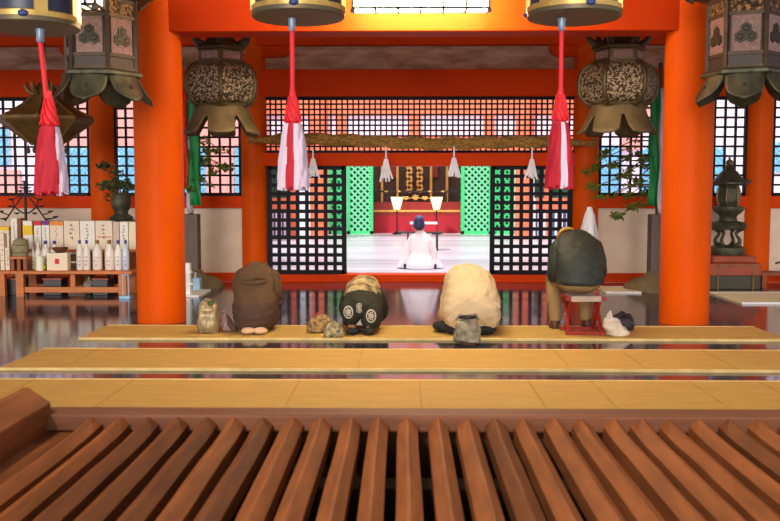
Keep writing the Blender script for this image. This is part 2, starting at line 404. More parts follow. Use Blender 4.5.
window('door_2', dr0, dr1, dz0, dz1, 8, 12, .054, 'black lattice sliding door right of the open doorway', edge=.07, cat_='door')

# ------------------------------------------------------------------ outside: stage floor, far pavilion, side corridors
SZ = .12
struct(MB().box((-14, W + .25, -.1), (14, 34, SZ)).build('floor_stage', 'stage'), 'pale polished stage floor beyond the open doorway', 'floor')
YE = 22.0
def ext_box(px0, px1, py0, py1, Y, d=.1):
    a = at((px0 + px1) / 2, py1, Y); b = at((px0 + px1) / 2, py0, Y)
    xm0 = at(px0, (py0 + py1) / 2, Y).x; xm1 = at(px1, (py0 + py1) / 2, Y).x
    return (xm0, Y, a.z), (xm1, Y + d, b.z)
def corridor(x0, x1, name, label, panels, pinks):
    t = thing(name, label, 'building', ((x0 + x1) / 2, YE, SZ)); t['kind'] = 'structure'
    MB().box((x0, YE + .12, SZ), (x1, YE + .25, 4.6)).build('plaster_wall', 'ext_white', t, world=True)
    for p in pinks:
        lo, hi = ext_box(*p, YE + .04, .09); MB().box(lo, hi).build('pink_panel', 'ext_pink', t, world=True)
    for p in panels:
        (a, _, za), (b, _, zc) = ext_box(*p, YE)
        MB().box((a, YE + .07, za), (b, YE + .11, zc)).build('shutter', 'ext_blue', t, world=True)
        m = MB(); k = .13; n = int((b - a + zc - za) / k) + 1
        for i in range(n):
            for sg in (1, -1):
                u0 = a + i * k - (zc - za) if sg > 0 else a + i * k
                q0, q1 = max(a, u0), min(b, u0 + (zc - za)) if sg > 0 else 0
                if sg > 0:
                    if q1 - q0 > .05: m.bar((q0, YE + .05, za + q0 - u0), (q1, YE + .05, za + q1 - u0), .03, .02, up=(0, 1, 0))
                else:
                    u1 = a + i * k; q0, q1 = max(a, u1 - (zc - za)), min(b, u1)
                    if q1 - q0 > .05: m.bar((q0, YE + .04, za + u1 - q0), (q1, YE + .04, za + u1 - q1), .03, .02, up=(0, 1, 0))
        if m.v: m.build('diagonal_lattice', 'ext_cyan', t, world=True)
    return t
corridor(-14.5, at(262, 200, YE).x, 'corridor_wall', 'sunlit corridor with blue shutters seen through the left lattice windows',
         [(44, 92, 148, 214), (-30, 8, 128, 165), (118, 206, 146, 214), (234, 262, 146, 214)],
         [(62, 118, 100, 146), (116, 262, 88, 146), (206, 234, 146, 214), (-10, 20, 170, 200)])
corridor(at(596, 200, YE).x, 14.5, 'corridor_wall', 'sunlit corridor with blue shutters seen through the right lattice windows',
         [(596, 622, 146, 214), (642, 726, 148, 214), (770, 800, 142, 172)],
         [(598, 655, 88, 128), (622, 642, 128, 150)])
# far pavilion: posts, tie beams, plaster
YP = 23.6
pv = thing('pavilion_front', 'bright vermilion post and beam front of the far sanctuary', 'building', (0, YP, SZ)); pv['kind'] = 'structure'
zt0 = Z_(166, YP) + .35
for px in (258, 319.5, 524, 590):
    x = at(px, 220, YP).x
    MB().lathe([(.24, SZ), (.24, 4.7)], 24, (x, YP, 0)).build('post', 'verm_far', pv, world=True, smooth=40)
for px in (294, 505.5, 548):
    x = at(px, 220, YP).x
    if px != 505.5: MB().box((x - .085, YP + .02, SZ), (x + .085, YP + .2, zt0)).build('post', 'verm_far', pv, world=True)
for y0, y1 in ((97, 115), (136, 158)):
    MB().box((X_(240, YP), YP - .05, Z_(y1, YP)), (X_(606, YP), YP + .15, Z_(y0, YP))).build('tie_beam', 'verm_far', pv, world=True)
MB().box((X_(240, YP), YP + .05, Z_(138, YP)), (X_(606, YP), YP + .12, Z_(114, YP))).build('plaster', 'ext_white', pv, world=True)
for px in (341, 415, 489):
    x = at(px, 125, YP).x
    MB().box((x - .14, YP - .02, Z_(138, YP)), (x + .14, YP + .13, Z_(114, YP))).build('strut', 'verm_far', pv, world=True)
for a, b in ((262, 291), (536, 576)):
    xa, xb = X_(a, YP), X_(b, YP)
    MB().box((xa, YP + .05, SZ), (xb, YP + .1, Z_(209, YP))).build('balustrade', 'ext_navy', pv, world=True)
    n = 7
    for i in range(n):
        x = xa + (xb - xa) * (i + .5) / n
        MB().box((x - .028, YP + .01, SZ + .1), (x + .028, YP + .05, Z_(211, YP))).build('baluster', 'ext_white', pv, world=True)
    MB().box((xa, YP - .02, Z_(209, YP)), (xb, YP + .12, Z_(198, YP))).build('handrail', 'verm_far', pv, world=True)
    MB().box((xa, YP + .3, Z_(198, YP)), (xb, YP + .4, Z_(166, YP))).build('screen', 'green_dk', pv, world=True)

# green diagonal lattice screens
def green_screen(px0, px1, Y, label, backed):
    xa, xb = X_(px0, Y), X_(px1, Y); z0, z1 = SZ, Z_(158, Y)
    t = thing('lattice_screen', label, 'screen', ((xa + xb) / 2, Y, SZ), group=None)
    f = MB(); e = .09
    zf = Z_(231, Y)
    f.box((xa, Y - .04, SZ), (xa + e, Y + .04, z1)); f.box((xb - e, Y - .04, SZ), (xb, Y + .04, z1)); f.box((xa, Y - .04, SZ), (xb, Y + .04, zf)); f.box((xa, Y - .04, z1 - e), (xb, Y + .04, z1))
    f.build('frame', 'mint', t, world=True)
    m = MB(); k = .185; hgt = z1 - zf; n = int((xb - xa + hgt) / k) + 1
    for i in range(1, n):
        u = xa + i * k
        q0, q1 = max(xa, u - hgt), min(xb, u)
        if q1 - q0 > .03:
            m.bar((q0, Y - .01, zf + u - q0), (q1, Y - .01, zf + u - q1), .055, .02, up=(0, 1, 0))
            m.bar((q0, Y + .01, zf + hgt - u + q0), (q1, Y + .01, zf + hgt - u + q1), .055, .02, up=(0, 1, 0))
    m.build('diagonal_lattice', 'mint_pale' if px0 > 340 and px1 < 492 else 'mint', t, world=True)
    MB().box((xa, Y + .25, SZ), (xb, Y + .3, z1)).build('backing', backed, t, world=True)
    return t
YA = 27.0
green_screen(347, 373, YA - .6, 'mint green diagonal lattice screen left of the altar', 'green_dk')
green_screen(461, 491.5, YA - .6, 'mint green diagonal lattice screen right of the altar', 'green_dk')
green_screen(328, 346, YA - .6, 'mint green lattice screen seen through the left lattice door', 'green_dk')
green_screen(492.5, 514, YA - .6, 'mint green lattice screen seen through the right lattice door', 'green_dk')
# altar
xa, xb = X_(373, YA), X_(461.5, YA)
al = thing('altar', 'dark altar with crimson cloth and gilded posts deep beyond the doorway', 'altar', ((xa + xb) / 2, YA, SZ))
YB = YA + 1.0
def rect(px0, px1, py0, py1, Y, d): 
    lo, hi = ext_box(px0, px1, py0, py1, Y, d); return MB().box(lo, hi)
rect(366, 468, 140, 236, YB + .3, .1).build('back_wall', 'altar_dk', al, world=True)
for px in (382, 397.5, 431, 447): rect(px - 1.2, px + 1.2, 160, 206, YB, .08).build('gilded_post', 'altar_gold', al, world=True)
for px in (393, 435): rect(px - 3, px + 3, 164, 177, YB + .1, .06).build('red_hanging', 'red_wood', al, world=True)
for px in (409.3, 419.7):
    m = MB()
    for k in range(6):
        y = 166 + k * 4.2; s = 1.4 if k % 2 else -1.4
        a = at(px + s, y, YB - .25); b = at(px - s, y + 5, YB - .25)
        m.bar(a, b, .16, .012, up=(0, 1, 0))
    m.build('gold_streamer', 'altar_gold', al, world=True)
rl = MB(); p0 = at(375.5, 191.5, YA + .3); p1 = at(459.5, 191.5, YA + .3); rl.bar(p0, p1, .05)
for px in (376, 388, 446, 459): rl.bar(at(px, 191, YA + .3), at(px, 204, YA + .3), .045)
rl.build('railing', 'black_wood', al, world=True)
for px in (386, 399, 430, 443): MB().ell(at(px, 191.5, YA + .27), (.06, .03, .03)).build('gilded_fitting', 'altar_gold', al, world=True, smooth=60)
for px, h_ in ((406, 0), (415.5, 1), (425, 0)):
    g = MB(); c = at(px, 200, YA + .3)
    for q in range(5):
        a = PI * (q - 2) / 5.5; g.tube([c, c + Vector((math.sin(a) * .08, 0, math.cos(a) * .09 + .02)), c + Vector((math.sin(a) * .16, 0, math.cos(a) * (.11 + .07 * h_)))], [.022, .03, .008], 6)
    g.build('gilded_ornament', 'altar_gold', al, world=True, smooth=60)
rect(373, 461.5, 202, 210, YA + .1, .5).build('step', 'red_wood', al, world=True)
rect(373, 461.5, 210, 212, YA + .06, .5).build('gilded_edge', 'altar_gold', al, world=True)
rect(373, 461.5, 212, 216, YA + .08, .5).build('step', 'red_wood', al, world=True)
lo, hi = ext_box(373, 461.5, 216, 233, YA, .6); MB().box((lo[0], lo[1], SZ), hi).build('crimson_cloth', 'crim_cloth', al, world=True)
# roof over the sanctuary
struct(MB().box((X_(330, YA), YA - .9, 3.4), (X_(505, YA), YA + 2.5, 3.6)).build('ceiling_sanctuary', 'altar_dk'), 'dark ceiling over the far altar', 'ceiling')
# shaded lamps on poles
def bonbori(px, label):
    Y = YA - .75; p = at(px, 215, Y)
    t = thing('standing_lamp', label, 'lamp', (p.x, Y, SZ), group='paper lamps before the altar')
    zt, zb_ = Z_(197, Y) - SZ, Z_(209.5, Y) - SZ
    MB().lathe([(.13, 0), (.13, .03), (.05, .06), (.02, .1), (.02, zb_)], 16).build('pole', 'black', t, smooth=40)
    MB().lathe([(.09, zb_), (.185, zt)], 6).build('lamp_shade', 'bonbori', t)
    MB().lathe([(.1, zb_ - .03), (.1, zb_)], 6).build('ring', 'altar_gold', t)
bonbori(397, 'glowing paper lamp on a black pole, left of the altar centre')
bonbori(436.5, 'glowing paper lamp on a black pole, right of the altar centre')
# offering table before the priest
YT = 19.0
a, b = at(398, 231.5, YT), at(443, 231.5, YT)
t = thing('offering_table', 'low black table standing before the kneeling priest', 'table', ((a.x + b.x) / 2, YT, SZ))
MB().box((a.x, YT - .2, a.z - .035), (b.x, YT + .2, a.z)).build('table_top', 'black_wood', t, world=True, bevel=.006)
for px in (408, 437):
    for dy in (-.15, .15):
        x = at(px, 240, YT).x; MB().box((x - .02, YT + dy - .02, SZ), (x + .02, YT + dy + .02, a.z - .035)).build('leg', 'black_wood', t, world=True)
a2, b2 = at(410, 231, YT), at(437, 222, YT)
t = thing('offering_tray', 'crimson offering box with a white rim on the low black table', 'tray', ((a2.x + b2.x) / 2, YT, a.z))
MB().box((a2.x + .02, YT - .14, a.z), (b2.x - .02, YT + .14, b2.z - .03)).build('body', 'crim_cloth', t, world=True)
r = MB()
for s in (-1, 1):
    r.box((a2.x, YT + s * .14 - .015, b2.z - .04), (b2.x, YT + s * .14 + .015, b2.z))
r.box((a2.x, YT - .14, b2.z - .04), (a2.x + .03, YT + .14, b2.z)); r.box((b2.x - .03, YT - .14, b2.z - .04), (b2.x, YT + .14, b2.z))
r.build('rim', 'paper', t, world=True)

# ------------------------------------------------------------------ rice straw rope and paper streamers on the wall
p0, p1 = at(258, 140, W - .3), at(585, 144, W - .3)
rg = []
N = 260; L = (p1 - p0).length
for i in range(N + 1):
    t_ = i / N; c = p0.lerp(p1, t_)
    r0 = .085 * min(1, (t_ * L) / .5 + .35, ((1 - t_) * L) / .5 + .35)
    c = c + Vector((0, 0, .02 * math.sin(t_ * 9)))
    rg.append([c + Vector((0, math.cos(a), math.sin(a))) * r0 * (1 + .17 * math.cos(3 * a - t_ * L * 13)) for a in [2 * PI * k / 18 for k in range(18)]])
ro = thing('straw_rope', 'thick twisted straw rope hung across the fine lattice transom', 'rope', tuple(p0.lerp(p1, .5)))
MB().loft(rg).build('twisted_rope', 'rope', ro, world=True, smooth=70)
for e, d in ((p0, -1), (p1, 1)):
    m = MB()
    for k in range(14):
        q = e + Vector((d * random.uniform(.1, .22), random.uniform(-.04, .04), random.uniform(-.07, .1)))
        m.tube([e, e.lerp(q, .5), q], [.02, .014, .004], 6)
    m.build('frayed_end', 'rope', ro, world=True)
for px, y0, y1, lab in ((313, 151, 178, 'white paper streamer hung behind the red and white tassel'), (386, 150, 182, 'white paper streamer left of the altar lamps'),
                        (454, 150, 178, 'white paper streamer right of the altar lamps'), (532, 151, 180, 'white paper streamer before the right lattice door')):
    p = at(px, y0, W - .42); q = at(px, y1, W - .42); h = p.z - q.z
    t = thing('paper_streamer', lab, 'streamer', tuple(p), group='paper streamers on the rope')
    MB().tube([(0, 0, .05), (0, 0, -h * .32)], .012, 6).build('hanging_cord', 'paper', t)
    m = MB()
    for k in range(9):
        a = (-.5 + k / 8) * .72; r2 = random.Random(k + px)
        pts = [Vector((a * .04, r2.uniform(-.02, .02), -h * .28)), Vector((a * .13, r2.uniform(-.04, .04), -h * .6)), Vector((a * .24 + r2.uniform(-.02, .02), r2.uniform(-.05, .05), -h * r2.uniform(.85, 1)))]
        for u, v in zip(pts, pts[1:]): m.bar(u, v, .026, .006, up=(0, 1, 0))
    m.build('paper_strips', 'paper', t)

# ------------------------------------------------------------------ rush mats
MZ = .018
def rush_mat(x0, x1, y0, y1, sx, label, wav=0):
    t = thing('rush_mat', label, 'mat', ((x0 + x1) / 2, (y0 + y1) / 2, .001), group='rush mats across the hall floor')
    MB().box((x0, y0, .001), (x1, y1, MZ)).build('mat_body', 'goza', t, world=True)
    for ya, yb in ((y0 - .006, y0 + .022), (y1 - .022, y1 + .006)):
        m = MB(); n = 60; R = []
        for i in range(n + 1):
            x = x0 + (x1 - x0) * i / n; w = .006 * noise.noise(Vector((x * .8, ya, 3)))
            R.append([Vector((x, ya + w, .001)), Vector((x, yb + w, .001)), Vector((x, yb + w, MZ + .003)), Vector((x, ya + w, MZ + .003))])
        m.loft(R).build('edge_binding', 'goza_edge', t, world=True)
    for x in sx: MB().box((x - .008, y0, MZ - .002), (x + .008, y1, MZ + .0015)).build('seam', 'goza_seam', t, world=True)
yn = lambda py, z=MZ: atz(430, py, z).y
mx0, mx1 = atz(96, 332, 0).x, atz(763, 332, 0).x
rush_mat(mx0, mx1, yn(338.8), yn(325.8), [.9, 1.9, 2.7, -1.6], 'far rush mat on which the worshippers kneel')
rush_mat(mx0 - .1, mx1 + .1, yn(369.4), yn(349.2), [1.83, -2.59, 1.26, 2.52, -.35], 'middle rush mat between two strips of dark floor')
rush_mat(mx0 - .1, mx1 + .1, yn(369.4) - 1.62, yn(380), [2.01, 1.32, .88, .11, -2.63, -1.92, -.74, 2.5], 'near rush mat directly behind the slatted offering box')

# ------------------------------------------------------------------ slatted offering box
BT = .730; YR = 2.46
ob = thing('offering_box', 'large slatted cedar offering box in front of the mats', 'offering box', (0, 1.9, 0))
pitch = .0804; xs0 = at(408.5, 417, YR).x
idx = list(range(-11, 17))
xL = at(36, 398, YR).x; xR = xs0 + 17 * pitch
MB().box((xL - .02, YR, BT - .048), (xR + .06, YR + .095, BT)).build('rim', 'box_pale', ob, world=True, bevel=.006)
MB().box((xL - .02, 1.05, BT - .11), (xR + .06, 1.16, BT)).build('rim', 'box_pale', ob, world=True, bevel=.006)
for k in idx:
    rr = random.Random(k * 7 + 3); x = xs0 + k * pitch + rr.uniform(-.003, .003); w = .0265 + rr.uniform(-.0015, .002); lean = rr.uniform(-.004, .004)
    R = []; n = 16
    for i in range(n + 1):
        y = 1.12 + (YR + .008 - 1.12) * i / n
        e = max(0, (y - (YR - .22)) / .22)
        worn = 1 - e ** 2
        zr = BT - .006 - .010 * worn + .003 * noise.noise(Vector((y * 4, k, 0)))
        zsd = zr - .018 - .003 * e
        jx = .003 * noise.noise(Vector((k * 3, y * 2, 5)))
        tw = .002 + .0015 * worn
        R.append([Vector((x + jx + a, y, z)) for a, z in ((-w, BT - .075), (w, BT - .075), (w + .001, zsd), (tw + lean, zr), (-tw + lean, zr), (-w - .001, zsd))])
    MB().loft(R).build('slat', 'box_wood' if rr.random() < .7 else 'box_wood2', ob, world=True, smooth=30)
for s, x in ((1, xL), (-1, xR)):
    pf = [(x - s * .03, .80), (x + s * .030, .758), (x + s * .025, .64), (x - s * .06, .64), (x - s * .05, .80)]
    MB().prism(pf, 1.0, YR + .03).build('side_board', 'box_wood', ob, world=True, bevel=.004)
    MB().box((min(x + s * .03, x + s * .12), 1.1, .60), (max(x + s * .03, x + s * .12), YR, BT - .05)).build('ledge', 'box_wood2', ob, world=True)
    MB().box((x - .03, 1.06, 0), (x + .03, YR + .09, .64)).build('side_panel', 'box_wood2', ob, world=True)
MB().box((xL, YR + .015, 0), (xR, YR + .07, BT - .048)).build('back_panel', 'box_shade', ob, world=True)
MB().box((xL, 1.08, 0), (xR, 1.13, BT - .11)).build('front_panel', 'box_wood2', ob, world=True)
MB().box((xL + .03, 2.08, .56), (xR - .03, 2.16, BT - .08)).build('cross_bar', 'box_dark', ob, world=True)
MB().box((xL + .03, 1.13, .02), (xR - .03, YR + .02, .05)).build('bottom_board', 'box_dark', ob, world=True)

# ------------------------------------------------------------------ hexagonal bronze lanterns (front pair)
def curl(m, ang, r0, z0, s=1.0, r=.022):
    pts = []
    for k in range(12):
        a = k / 11 * 3.6
        pts.append(((r0 + s * (.16 * k / 11 + .05 * math.sin(a))), z0 + s * (.02 + .13 * (1 - math.cos(a)) * .55)))
    m.tube([(p * math.cos(ang), p * math.sin(ang), z) for p, z in pts], [r * (1.25 - .7 * k / 11) for k in range(12)], 8)
def hex_pt(r, a, z): return Vector((r * math.cos(a), r * math.sin(a), z))
def face_box(m, r, i, u0, u1, z0, z1, d0, d1, rot):
    """slab on face i of a hexagon with corner radius r; u across the face 0..1"""
    a0, a1 = rot + i * PI / 3, rot + (i + 1) * PI / 3
    p, q = hex_pt(r, a0, 0), hex_pt(r, a1, 0); nrm = ((p + q) / 2).normalized()
    vs = []
    for z in (z0, z1):
        for d in (d0, d1):
            for u in (u0, u1): vs.append(p.lerp(q, u) + nrm * d + Vector((0, 0, z)))
    m.add(vs, [(0, 1, 3, 2), (4, 6, 7, 5), (0, 4, 5, 1), (2, 3, 7, 6), (0, 2, 6, 4), (1, 5, 7, 3)])
def hex_lantern(px, Y, rot, label, ztop=CEIL):
    zb = Z_(77, Y)
    p = at(px, 60, Y)
    t = thing('hanging_lantern', label, 'lantern', (p.x, Y, zb), group='hexagonal bronze lanterns with trefoil crests'); t.scale = (.82, .82, 1)
    R = .385; k = 900 / Y
    h = lambda y: (78 - y) / k
    # apron of hanging petals
    for i in range(6):
        a = rot + i * PI / 3 + PI / 6; m = MB(); rows = []
        for j in range(9):
            v = j / 8; half = .47 * math.sqrt(max(0, 1 - (v * .98) ** 2.6)) + .02
            rows.append([hex_pt(.40 + .15 * v ** 1.3 - .02 * abs(u), a + u * half, -.005 - .235 * v + .02 * abs(u)) for u in [-1 + 2 * q / 12 for q in range(13)]])
        m.loft(rows, cap=False, closed=False).build('apron_petal', 'verdi', t, smooth=60, solid=.016)
    for i in range(6):
        a = rot + i * PI / 3 + PI / 6
        MB().ell(hex_pt(.465, a, -.11), (.02, .02, .02), 10, 8).build('boss', 'emblem', t)
    MB().lathe([(.40, -.02), (.455, 0), (.455, .025), (.41, .05)], 6, phase=rot).build('base_plate', 'verdi', t)
    MB().lathe([(R - .02, .04), (R - .02, h(4))], 6, phase=rot).build('inner_box', 'lattice_brown', t)
    fr = MB()
    for i in range(6):
        a = rot + i * PI / 3; fr.bar(hex_pt(R, a, .04), hex_pt(R, a, h(3)), .045, .045, up=(math.cos(a), math.sin(a), 0))
        for za, zb2 in ((.05, .075), (h(61), h(57.5)), (h(23.5), h(20)), (h(8), h(4))): face_box(fr, R, i, 0, 1, za, zb2, -.03, .014, rot)
    fr.build('frame', 'frame_dk', t)
    lo_, sc_, fz = MB(), MB(), MB()
    for i in range(6):
        face_box(lo_, R, i, .06, .94, .075, h(61), -.02, .002, rot)
        face_box(fz, R, i, .06, .94, h(20), h(8), -.02, .002, rot)
        face_box(sc_, R, i, .13, .87, h(57.5), h(23.5), -.02, .004, rot)
        a0, a1 = rot + i * PI / 3, rot + (i + 1) * PI / 3
        p_, q_ = hex_pt(R, a0, 0), hex_pt(R, a1, 0); nrm = ((p_ + q_) / 2).normalized(); tx = (q_ - p_).normalized()
        c = p_.lerp(q_, .5) + nrm * .006 + Vector((0, 0, h(41)))
        em = MB()
        for cx_, cz_ in ((0, .042), (-.055, -.03), (.055, -.03)):
            m2 = [c + tx * (cx_ + .062 * math.cos(b)) + Vector((0, 0, cz_ + .052 * math.sin(b))) for b in [PI / 6 + PI / 3 * q for q in range(6)]]
            em.loft([m2, [v + nrm * .012 for v in m2]])
            m3 = [v + nrm * .012 for v in m2]; cc = sum(m3, Vector()) / 6
            em.loft([[cc + (v - cc) * .55 for v in m3], [cc + (v - cc) * .4 + nrm * .008 for v in m3]])
        em.build('trefoil_crest', 'emblem', t)
    lo_.build('lower_frieze', 'lattice_brown', t); sc_.build('screen_panel', 'mesh', t); fz.build('openwork_frieze', 'openfine', t)
    zr = h(3)
    MB().lathe([(R, zr - .01), (.60, zr + .02), (.60, zr + .05), (.42, zr + .16), (.2, zr + .28), (.12, zr + .30)], 6, phase=rot).build('roof', 'verdi', t)
    for i in range(6):
        cu = MB(); curl(cu, rot + i * PI / 3, .54, zr + .0, 1.0, .03); cu.build('roof_curl', 'verdi', t, smooth=60)
    MB().lathe([(.10, zr + .29), (.13, zr + .34), (.10, zr + .42), (.04, zr + .47), (.05, zr + .52), (.015, zr + .56)], 20).build('finial', 'bronze', t, smooth=50)
    ch = MB(); zz = zr + .56
    ch.tube([(0, 0, zz), (0, 0, ztop - zb + .01)], .012, 8)
    ch.build('hanging_chain', 'black', t)
hex_lantern(101.5, 8.2, math.radians(-62), 'hexagonal bronze hanging lantern with trefoil crests before the left front column')
hex_lantern(745, 8.2, math.radians(-80), 'hexagonal bronze hanging lantern with trefoil crests before the right front column')

# ------------------------------------------------------------------ round openwork lanterns behind the tie beam
def round_lantern(px, Y, rot, label):
    zb = Z_(136, Y); p = at(px, 85, Y); k = 900 / Y
    h = lambda y: (136 - y) / k
    t = thing('hanging_lantern', label, 'lantern', (p.x, Y, zb), group='round openwork bronze lanterns')
    # flared apron with six arched cut-outs
    rows = []; n = 72
    for j in range(9):
        v = j / 8; row = []
        for q in range(n):
            th = 2 * PI * q / n; f = abs(math.cos(3 * (th - rot)))           # 1 at feet, 0 mid-arch
            zl = (.012 + .05 * (1 - f)) if f > .42 else .03 + h(119) * (1 - (f / .42) ** 3)
            zt_ = h(107); z = zt_ + (zl - zt_) * v; r_ = .30 + .16 * ((zt_ - z) / zt_) ** 1.6
            row.append(Vector((r_ * math.cos(th), r_ * math.sin(th), z)))
        rows.append(row)
    MB().loft(rows, cap=False).build('apron', 'apron', t, smooth=50, solid=.022)
    MB().lathe([(.26, h(111)), (.33, h(109)), (.35, h(107)), (.31, h(106))], 6, phase=rot).build('lower_band', 'bronze', t)
    bulge = [(.29, h(106)), (.37, h(103)), (.425, h(96)), (.44, h(88)), (.43, h(78)), (.38, h(70.5)), (.29, h(66))]
    MB().lathe(cat([[a, b] for a, b in bulge], 4), 6, phase=rot).build('openwork_panels', 'open', t, smooth=35)
    ribs = MB()
    for i in range(6):
        a = rot + i * PI / 3; ribs.tube([hex_pt(r_ + .004, a, z) for r_, z in cat([[x, y] for x, y in bulge], 4)], .024, 8)
    for i in range(6):
        for z, r_ in ((h(105.8), .31), (h(66.3), .31)): ribs.tube([hex_pt(r_, rot + i * PI / 3, z), hex_pt(r_, rot + (i + 1) * PI / 3, z)], .018, 8)
    ribs.build('rib', 'bronze', t, smooth=60)
    MB().lathe([(.30, h(66.5)), (.315, h(65.5)), (.315, h(64)), (.28, h(63.5)), (.28, h(53.5)), (.31, h(52.5)), (.31, h(51))], 6, phase=rot).build('neck', 'bronze', t)
    nk = MB()
    for i in range(6): face_box(nk, .28, i, .12, .88, h(62), h(55), -.01, .006, rot)
    nk.build('neck_panel', 'mesh', t)
    MB().lathe([(.31, h(51.5)), (.30, h(49.5)), (.22, h(46)), (.16, h(40)), (.12, h(30)), (.1, h(26))], 6, phase=rot).build('roof', 'verdi', t)
    for i in range(6):
        cu = MB(); curl(cu, rot + i * PI / 3, .2, h(50), 1.15, .036); cu.build('roof_curl', 'verdi', t, smooth=60)
    MB().lathe([(.09, h(27)), (.12, h(22)), (.09, h(14)), (.03, h(10)), (.012, h(6))], 20).build('finial', 'bronze', t, smooth=50)
    MB().tube([(0, 0, h(7)), (0, 0, CEIL - zb + .01)], .012, 8).build('hanging_chain', 'black', t)
round_lantern(221.5, 10.5, math.radians(-80), 'round openwork bronze hanging lantern between the left front column and the doorway')
round_lantern(618, 10.5, math.radians(-62), 'round openwork bronze hanging lantern beside the right front column')

# ------------------------------------------------------------------ broad hat shaped lantern at the left
Y = 11.6; zb = Z_(146, Y); p = at(46, 110, Y); k = 900 / Y; h = lambda y: (146 - y) / k
t = thing('hanging_lantern', 'broad hat shaped bronze lantern hanging before the left lattice window', 'lantern', (p.x, Y, zb))
MB().lathe([(.2, h(145)), (.24, h(142)), (.39, h(132)), (.565, h(123))], 8, phase=.2).build('lower_bowl', 'brown_bronze', t)
MB().lathe([(.565, h(123.5)), (.59, h(121)), (.59, h(118)), (.54, h(116.5))], 8, phase=.2).build('rim', 'brown_bronze', t)
MB().lathe([(.55, h(117)), (.42, h(112)), (.26, h(104)), (.17, h(97)), (.15, h(94))], 8, phase=.2).build('roof', 'brown_bronze', t)
rb = MB()
for i in range(8):
    a = .2 + i * PI / 4
    rb.tube([hex_pt(r_, a, z) for r_, z in ((.565, h(117)), (.42, h(111.5)), (.26, h(103.5)), (.17, h(96.5)))], .016, 6)
    rb.tube([hex_pt(r_, a, z) for r_, z in ((.575, h(122)), (.39, h(132.5)), (.24, h(142.5)))], .014, 6)
rb.build('rib', 'brown_bronze', t)
for i in range(6):
    cu = MB(); curl(cu, i * PI / 3 + .2, .1, h(97), 1.0, .03); cu.build('roof_curl', 'brown_bronze', t, smooth=60)
MB().lathe([(.14, h(95)), (.17, h(92)), (.12, h(87)), (.05, h(82)), (.02, h(76))], 16).build('finial', 'brown_bronze', t, smooth=50)
for i in range(6):
    dr = MB(); a = i * PI / 3 + .2; q = hex_pt(.23, a, h(144)); dr.tube([q, q + Vector((0, 0, -.06))], .008, 6); dr.ell(q + Vector((0, 0, -.085)), (.03, .03, .04), 8, 6); dr.build('drop_ornament', 'verdi', t)
MB().tube([(0, 0, h(77)), (0, 0, CEIL - zb + .01)], .011, 8).build('hanging_chain', 'black', t)

